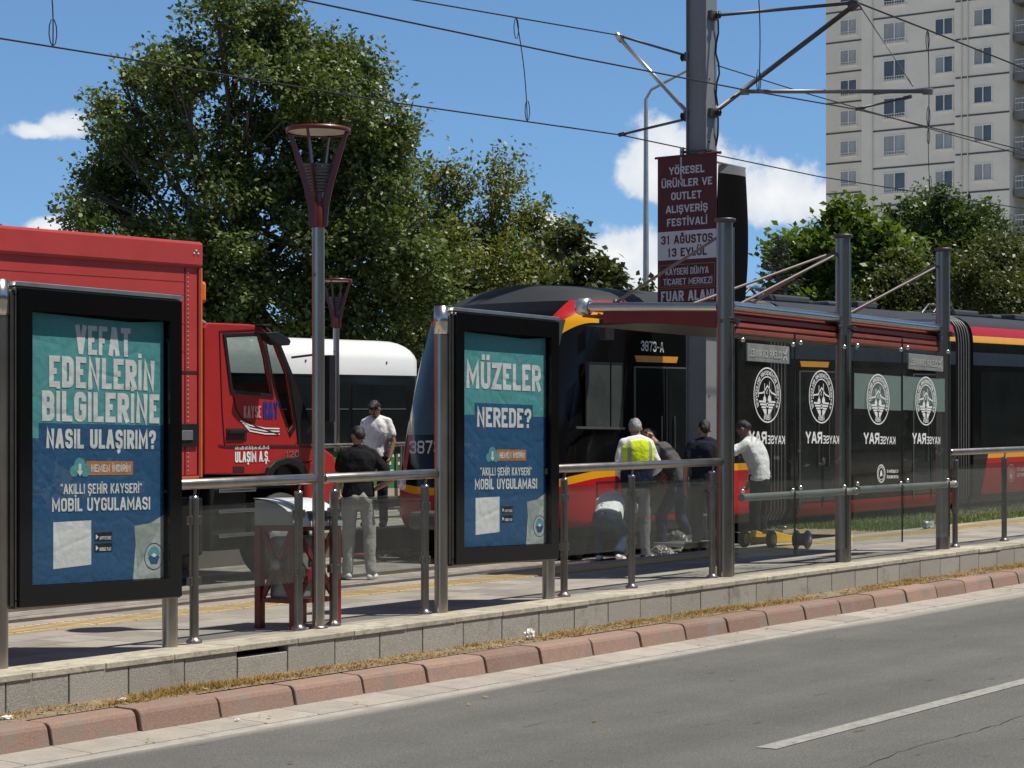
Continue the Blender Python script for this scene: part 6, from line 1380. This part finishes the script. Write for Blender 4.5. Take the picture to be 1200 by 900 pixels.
            prim_capsule(vs, fs, t0, t1, .013 * k, .011 * k, 8); prim_capsule(vs, fs, t1, t2, .011 * k, .008 * k, 8)
    body = fuse('body', vs, fs, .0075, sk, root, 3)
    # hair: cap round the skull, short back and sides
    vs, fs = [], []
    prim_ell(vs, fs, hp(0, -.022, .044), .078 * k, .092 * k, .084 * k, Mh); prim_ell(vs, fs, hp(0, -.062, .0), .068 * k, .05 * k, .07 * k, Mh); prim_ell(vs, fs, hp(0, .022, .104), .056 * k, .045 * k, .026 * k, Mh)
    hr = fuse('hair', vs, fs, .012, hair, root, 2, .007, 3, 40)
    vs, fs = [], []
    for s in (-1, 1): prim_ell(vs, fs, hp(s * .031, .083, .012), .013 * k, .008 * k, .007 * k, Mh, 8)
    b = MB(); b.add(vs, fs, eyem, True); vs, fs = [], []
    for s in (-1, 1): prim_capsule(vs, fs, hp(s * .016, .096, .035), hp(s * .048, .082, .034), .005 * k, .004 * k, 6)
    b.add(vs, fs, hair, True); vs, fs = [], []; prim_ell(vs, fs, hp(0, .097, -.057), .021 * k, .006 * k, .006 * k, Mh, 10); b.add(vs, fs, lipm, True); b.build('face_features', root)
    # trousers
    vs, fs = [], []; rg = [r for r in torso(.014, low=-.5)][:4 if low < -.1 else 3]; prim_loft(vs, fs, rg); prim_ell(vs, fs, P['pel'] - Vector((0, .01, .03)), .178 * k, .142 * k, .13 * k)
    for s in 'LR':
        prim_capsule(vs, fs, P['hip' + s], P['kn' + s], .088 * k, .074 * k); prim_capsule(vs, fs, P['kn' + s], P['an' + s].lerp(P['kn' + s], .06), .075 * k, .062 * k); prim_capsule(vs, fs, P['an' + s].lerp(P['kn' + s], .1), P['an' + s].lerp(P['kn' + s], .02), .06 * k, .064 * k)
    fuse('trousers', vs, fs, .014, bottom, root, 2, .019, 5 + h, 8)
    # shirt
    vs, fs = [], []; prim_loft(vs, fs, torso(.022, low=low))
    for s in 'LR':
        e = P['el' + s]; sh_ = P['sh' + s]; e2 = e if long else sh_.lerp(e, .62)
        prim_capsule(vs, fs, P['neck'] + hu * .0 * k, sh_ + Vector((0, 0, .006)), .066 * k, .06 * k); prim_capsule(vs, fs, sh_, e2, .061 * k, .064 * k if not long else .056 * k)
        if long: prim_capsule(vs, fs, e, P['wr' + s].lerp(e, .12), .056 * k, .043 * k)
    fuse('shirt', vs, fs, .013, top, root, 2, .016, 9 + h, 8)
    for s in 'LR':
        vs, fs = [], []; a, t_ = P['an' + s], P['to' + s]; d = (t_ - a); heel = Vector((a.x, a.y, 0)) - Vector((d.x, d.y, 0)).normalized() * .045 * k; g_ = min(a.z, t_.z) ; hz = .035 * k + (a.z - .09 * k)
        prim_capsule(vs, fs, (heel.x, heel.y, max(.035, hz)), (t_.x, t_.y, max(.034, t_.z)), .037 * k, .038 * k); prim_capsule(vs, fs, a - Vector((0, 0, .02)), a - Vector((0, 0, .04)), .048 * k, .05 * k); prim_capsule(vs, fs, (a.x + d.x * .45, a.y + d.y * .45, max(.034, t_.z)), (t_.x, t_.y, max(.034, t_.z)), .043 * k, .038 * k)
        o = fuse('shoe', vs, fs, .012, shoes, root, 3)
        for v in o.data.vertices: v.co.z = max(v.co.z, .0 + max(0, a.z - .12 * k) * 0)
    if vest:
        vs, fs = [], []; prim_loft(vs, fs, [r for r in torso(.044, low=-.6)])
        v = fuse('vest', vs, fs, .013, vest, root, 3, .008, 4)
        for p in v.data.polygons:
            c = p.center / k; i = 0
            if c.z < 1.145: i = 2
            elif 1.09 < c.z and abs(abs(c.x) - .135) < .022 and c.z > 1.18: i = 1
            if c.z < 1.165 and c.z > 1.145: i = 1
            p.material_index = i
    return root
PE = (-SA, -CA)                                 # towards the camera
def fdir(dx, dy): return math.atan2(-dx, dy)    # turn that points +Y along (dx, dy)
wht = cloth('white_cotton', (0.74, 0.74, 0.75)); blk = cloth('black_cotton', (0.012, 0.012, 0.014)); nav = cloth('navy_cotton', (0.014, 0.017, 0.03)); gry = cloth('grey_cotton', (0.085, 0.085, 0.088))
jean = cloth('blue_denim', (0.025, 0.045, 0.085)); jdk = cloth('dark_denim', (0.015, 0.02, 0.032)); jlg = cloth('light_grey_denim', (0.36, 0.35, 0.32)); tgr = cloth('grey_trousers', (0.22, 0.22, 0.225)); tdk = cloth('dark_trousers', (0.016, 0.016, 0.018))
shw = mat('shoe_white', (0.62, 0.62, 0.60), .6, 0, .2, 12); shk = mat('shoe_black', (0.02, 0.02, 0.02), .5); vy = cloth('vest_yellow', (0.62, 0.78, 0.03)); vg = mat('reflective_grey', (0.30, 0.30, 0.30), .4); vn = cloth('vest_navy', (0.012, 0.016, 0.035))
def ground_at(px, t, lv): x = S(px, t); return (x, t, gz(x, lv))
PPL = 'people around the stopped tram'
# white T-shirt, watching, on the far platform; faces us with head bowed
person('man in white T-shirt and dark trousers facing forward with head bowed', ground_at(441, 18.75, FARP), fdir(-.95, -.31), 1.72, dict(elL=(-.25, .0, 1.15), wrL=(-.23, .10, .93), elR=(.24, -.03, 1.14), wrR=(.23, .06, .90), head=(0, .06, 1.60)), wht, jdk, shk, sk=skin_d, head_pitch=32, head_turn=-12, group=PPL)
# black T-shirt with light jeans, back to us, hand on hip
person('man in black T-shirt and light grey jeans seen from behind, right hand on hip', ground_at(420, 15.35, BED), fdir(.66, .75), 1.68, dict(elR=(.36, -.10, 1.13), wrR=(.22, .10, 1.03), elL=(-.24, .03, 1.15), wrL=(-.2, .2, 1.02), anL=(-.12, .02, .09), anR=(.13, -.06, .09), toL=(-.15, .19, .03), toR=(.21, .09, .03), knL=(-.11, .05, .5), knR=(.12, .0, .5)), blk, jlg, shw, head_pitch=18, head_turn=14, group=PPL)
# high visibility vest
person('grey haired man in yellow and navy safety vest standing at the tram side', ground_at(746, 14.30, BED), fdir(.62, .78), 1.74, dict(elL=(-.25, -.02, 1.14), wrL=(-.14, .24, 1.05), elR=(.27, -.02, 1.14), wrR=(.16, .22, .98), head=(0, .05, 1.605)), wht, tgr, shk, hair=hair_g, long=True, head_pitch=14, group=PPL, vest=[vy, vg, vn])
# grey T-shirt, stooping to the left
person('dark haired man in grey T-shirt and jeans stooping beside the safety vest man', ground_at(788, 14.5, BED), fdir(-.35, .94), 1.72, dict(pel=(0, -.08, .93), waist=(0, -.04, 1.08), chest=(0, .07, 1.24), neck=(0, .19, 1.40), head=(0, .30, 1.51), shL=(-.185, .17, 1.35), shR=(.185, .15, 1.35), elL=(-.23, .2, 1.06), elR=(.25, .12, 1.06), wrL=(-.15, .38, .95), wrR=(.2, .26, .86), hipL=(-.09, -.08, .91), hipR=(.09, -.08, .91), knL=(-.13, .12, .5), knR=(.12, -.08, .5), anL=(-.15, .08, .09), anR=(.16, -.26, .09), toL=(-.17, .25, .03), toR=(.19, -.1, .03)), gry, jean, shk, head_pitch=18, head_turn=38, group=PPL)
# navy T-shirt beside the pillar
person('man in navy T-shirt and dark trousers half hidden by the first shelter pillar', ground_at(826, 13.8, BED), fdir(.75, .66), 1.70, dict(elL=(-.25, -.03, 1.14), wrL=(-.24, .04, .9)), nav, tdk, shk, group=PPL, head_pitch=8)
# crouching worker
person('crouching worker in white T-shirt and jeans bent low against the tram', ground_at(717, 14.55, BED), fdir(.93, .36), 1.72, dict(pel=(0, -.26, .54), waist=(0, -.13, .62), chest=(0, .05, .70), neck=(0, .24, .76), head=(0, .37, .74), shL=(-.185, .2, .72), shR=(.185, .2, .72), elL=(-.24, .44, .60), elR=(.24, .44, .60), wrL=(-.16, .64, .50), wrR=(.16, .64, .50), hipL=(-.1, -.25, .5), hipR=(.1, -.25, .5), knL=(-.17, .12, .44), knR=(.16, .05, .34), anL=(-.14, -.10, .10), anR=(.14, -.24, .12), toL=(-.16, .08, .03), toR=(.16, -.06, .03)), wht, jean, shw, head_pitch=20, group=PPL, low=-.4)
# white T-shirt behind the shelter glass
person('man in white T-shirt behind the first glass pane of the shelter, arm stretched left', ground_at(890, 13.6, BED), fdir(-.1, .99), 1.72, dict(chest=(0, .06, 1.27), neck=(0, .13, 1.45), head=(0, .21, 1.59), shL=(-.185, .11, 1.40), shR=(.185, .10, 1.40), elL=(-.36, .3, 1.26), wrL=(-.46, .5, 1.14), elR=(.25, .05, 1.12), wrR=(.22, .2, .93)), wht, tdk, shk, sk=skin_d, head_pitch=30, group=PPL)

# ================================================================== SMALL THINGS
hosem = mat('hose_red', (0.36, 0.07, 0.06), .5, 0, .2, 8); hosek = mat('hose_black', (0.02, 0.018, 0.018), .5)
def hose(label, ctr, lv, n, rx, ry, m, seed, r=.02, rise=.04):
    g = random.Random(seed); o = Vector((ctr[0], ctr[1], gz(ctr[0], lv))); P = []
    for k in range(n): a = k * .42 + g.uniform(-.12, .12); q = .55 + .45 * math.sin(k * .23 + seed); P.append(Vector((math.cos(a) * rx * q + g.uniform(-.05, .05), math.sin(a) * ry * q + g.uniform(-.05, .05), r + rise * abs(math.sin(k * 1.3)) + .0)))
    f = []
    for i in range(len(P) - 1):
        p0, p1, p2, p3 = P[max(i - 1, 0)], P[i], P[i + 1], P[min(i + 2, len(P) - 1)]
        for k in range(5): t = k / 5; f.append(.5 * ((2 * p1) + (p2 - p0) * t + (2 * p0 - 5 * p1 + 4 * p2 - p3) * t * t + (3 * p1 - p0 - 3 * p2 + p3) * t ** 3))
    b = MB(); b.tube(f, r, m, n=7); ob = b.build('air_hose', loc=o, shear=G); return tag(ob, label, 'hose', 'hoses lying by the tram')
h1 = onlvl(470, 652, BED); hose('red hose tangled on the ground in front of the tram nose', (h1.x, h1.y), BED, 58, .75, .45, hosem, 2)
h2 = onlvl(452, 657, BED); hose('black hose tangled among the red one between truck and tram', (h2.x + .15, h2.y), BED, 40, .6, .35, hosek, 5)
h3 = onlvl(660, 655, BED); hose('red hose trailing on the ground beside the crouching worker', (h3.x, h3.y + .2), BED, 34, .7, .28, hosem, 9)
c0 = onlvl(688, 652, BED); b = MB(); o = Vector((c0.x, c0.y, c0.z)); ux = Vector((CA, -SA, 0)) * 1.0
for k in range(3): b.tube([ux * (.165 + .006 * k) * math.cos(a) + Vector((SA, CA, 0)) * (.02 * k) + Vector((0, 0, .19 + (.165 + .006 * k) * math.sin(a))) for a in np.linspace(0, 6.283, 28, endpoint=False)], .013, hosem if k != 1 else hosek, n=7, closed=True)
tag(b.build('coiled_hose', loc=o), 'upright hoop of coiled red and black hose left of the crouching worker', 'hose')
# plastic sacks
def sack(label, px, py, lv, s, m, seed):
    p = onlvl(px, py, lv); g = random.Random(seed); bm = bmesh.new(); bmesh.ops.create_icosphere(bm, subdivisions=5, radius=1)
    for v in bm.verts: q = v.co.copy(); d = 1 + .28 * noise.noise(q * 1.6 + Vector((seed, 0, 0))) + .13 * abs(noise.noise(q * 4.3)) + .07 * noise.noise(q * 9); v.co = Vector((q.x * s[0] * d, q.y * s[1] * d, max(-.0, (q.z * .9 + .72) * s[2] * d)))
    me = bpy.data.meshes.new('plastic_sack'); bm.to_mesh(me); bm.free(); me.materials.append(m); me.polygons.foreach_set('use_smooth', [True] * len(me.polygons)); return link('plastic_sack', me, None, p), label
film = glassmat('plastic_film', (0.82, 0.83, 0.84), .7, .3, haze=.16)
o, lb = sack(0, 797, 652, BED, (.22, .2, .17), film, 4); tag(o, 'clear plastic sack slumped on the ground at the feet of the stooping man', 'plastic sack', 'clear plastic sacks')
o, lb = sack(0, 774, 660, BED, (.16, .15, .12), film, 8); tag(o, 'smaller clear plastic sack on the ground nearer the safety vest man', 'plastic sack', 'clear plastic sacks')
# yellow rolling jack and loose wheel
yel = mat('tool_yellow', (0.62, 0.40, 0.02), .45, 0, .12, 6); p = onlvl(903, 641, 0); jk = thing('trolley_jack', 'yellow trolley jack with black wheel on the tactile strip behind the glass', 'trolley jack', (p.x, p.y, gz(p.x)))
b = MB(); b.plate([(-.25, .05), (.42, .05), (.50, .16), (.44, .17), (.3, .13), (.1, .15), (-.2, .2), (-.28, .12)], [], -.14, -.10, yel); b.plate([(-.25, .05), (.42, .05), (.50, .16), (.44, .17), (.3, .13), (.1, .15), (-.2, .2), (-.28, .12)], [], .10, .14, yel); b.box(-.22, .36, -.1, .1, .06, .12, yel); b.build('chassis', jk, bevel=.01)
b = MB(); b.box(-.1, .2, -.06, .06, .15, .20, steel_d); b.lathe([(0, .2), (.05, .2), (.05, .16), (0, .16)], steel_d, (.32, 0, .03), 14); b.build('lift_arm', jk, bevel=.01)
for y in (-.20, .15):
    b = MB(); b.lathe([(.0, .0), (.05, -.004), (.075, .0), (.10, .005), (.10, .045), (.075, .05), (0, .05)], rubber, (-.3, y, .10), 22, axis='y'); b.lathe([(0, -.012), (.055, -.012), (.062, -.001)], yel, (-.3, y, .10), 14, axis='y'); b.build('wheel', jk)
p = onlvl(940, 643, 0); cd = thing('cable_reel', 'black round cable reel standing behind the second glass pane', 'cable reel', (p.x, p.y, gz(p.x))); b = MB()
for y in (-.08, .06): b.lathe([(.03, 0), (.095, 0), (.105, .008), (.105, .016), (.095, .02), (.03, .02)], black, (0, y, .105), 24, axis='y')
b.build('flange', cd); b = MB(); b.lathe([(.06, -.06), (.07, -.05), (.07, .05), (.06, .06)], hosek, (0, 0, .105), 20, axis='y'); b.lathe([(0, -.1), (.035, -.1), (.035, .1), (0, .1)], galv, (0, 0, .105), 12, axis='y'); b.build('drum', cd)
# hand trolley with loop handle next to the navy shirt man
p = onlvl(835, 652, BED); ht = thing('hand_trolley', 'low metal hand trolley with bright loop handle by the shelter pillar', 'hand trolley', (p.x - .3, p.y + .15, gz(p.x, BED))); b = MB(); b.box(-.5, .5, -.22, .22, .14, .19, galv); b.box(-.5, .5, -.24, -.222, .12, .2, steel_d); b.build('deck', ht, bevel=.008)
b = MB(); b.tube([(-.1, -.2, .19), (-.1, -.2, .46), (-.05, -.2, .52), (.2, -.2, .52), (.25, -.2, .46), (.25, -.2, .19)], .016, chrome, n=10); b.build('handle', ht)
for x in (-.38, .38):
    for y in (-.17, .17): b = MB(); b.lathe([(0, -.02), (.06, -.02), (.065, 0), (.06, .02), (0, .02)], rubber, (x, y, .065), 14, axis='y'); b.build('wheel', ht)
# pigeon-grey crumpled wrapper on the platform and litter below the wall
litm = mat('litter_white', (0.68, 0.67, 0.64), .7, 0, .1, 9)
def crumple(label, px, py, lv, s, seed, m=litm, nm='paper_litter', cat='litter', t=None):
    p = onlvl(px, py, lv) if t is None else Vector((S(px, t), t, gz(S(px, t), lv))); bm = bmesh.new(); bmesh.ops.create_icosphere(bm, subdivisions=3, radius=1)
    for v in bm.verts: q = v.co.copy(); d = 1 + .45 * noise.noise(q * 2 + Vector((seed, 0, 0))) + .3 * noise.noise(q * 5.1); v.co = Vector((q.x * s[0] * d, q.y * s[1] * d, max(0, (q.z + .7) * s[2] * d)))
    me = bpy.data.meshes.new(nm); bm.to_mesh(me); bm.free(); me.materials.append(m); return tag(link(nm, me, None, p), label, cat)
crumple('crumpled white paper cup lying in dry weeds below the wall', 621, 752, ROAD + .16, (.045, .035, .045), 3, t=9.8)
crumple('scrap of white paper in dry weeds at the left end of the kerb', 8, 838, ROAD + .158, (.04, .03, .012), 6, t=9.78)
crumple('torn white paper lying against the wall behind the left kerb stones', 143, 823, ROAD + .158, (.035, .03, .012), 11, t=9.8)
crumple('small grey plastic wrapper on the tactile strip inside the shelter', 1089, 620, 0, (.10, .08, .06), 14, mat('wrapper_grey', (0.35, 0.38, 0.42), .4), 'plastic_wrapper', 'litter')
crumple('tiny white scrap lying in the gutter beside the kerb', 278, 842, ROAD + .02, (.02, .012, .006), 21, t=9.3)
# far railing with green banner
fx0, fx1 = S(462, 20.3) - 4, S(505, 20.3) + 8; fr = thing('far_railing', 'grey railing of the far platform carrying a green banner', 'railing', (fx0, 20.3, gz(fx0, FARP)))
b = MB(); L_ = fx1 - fx0; b.tube([(0, 0, 1.08), (L_, 0, 1.08)], .032, steel, n=12); b.tube([(0, 0, .3), (L_, 0, .3)], .02, steel, n=10); b.build('rail', fr, shear=G)
k = 0
while k * 1.35 <= L_: b = MB(); x = (S(468, 20.3) - fx0) % 1.35 + k * 1.35; b.tube([(x, -.05, 0), (x, -.05, 1.06)], .035, steel, n=12); b.lathe([(.06, 0), (.06, .02), (.035, .03)], galv, (x, -.05, G * x), 14); b.build('post', fr, shear=G); k += 1
grn = mat('banner_green', (0.03, 0.20, 0.05), .6, 0, .12, 3); gx = S(463, 20.3) - fx0 - 1.6; bt = tag(MB().build('x'), kind=None) if False else None
gbn = thing('green_banner', 'green banner with white capitals tied to the far railing', 'banner', (fx0 + gx, 20.33, gz(fx0 + gx, FARP))); b = MB(); b.box(0, 4.2, 0, .008, .32, 1.0, grn); b.box(0, 4.2, -.003, -.001, .32, .47, mat('banner_foot_pale', (0.45, 0.40, 0.33), .7))
text(b, 'ER B', (0, -.004, 0), (1, 0, G), (0, 0, 1), 1.3, 2.6, .66, .94, vinyl, sw=.17); b.build('banner_cloth', gbn, shear=0)
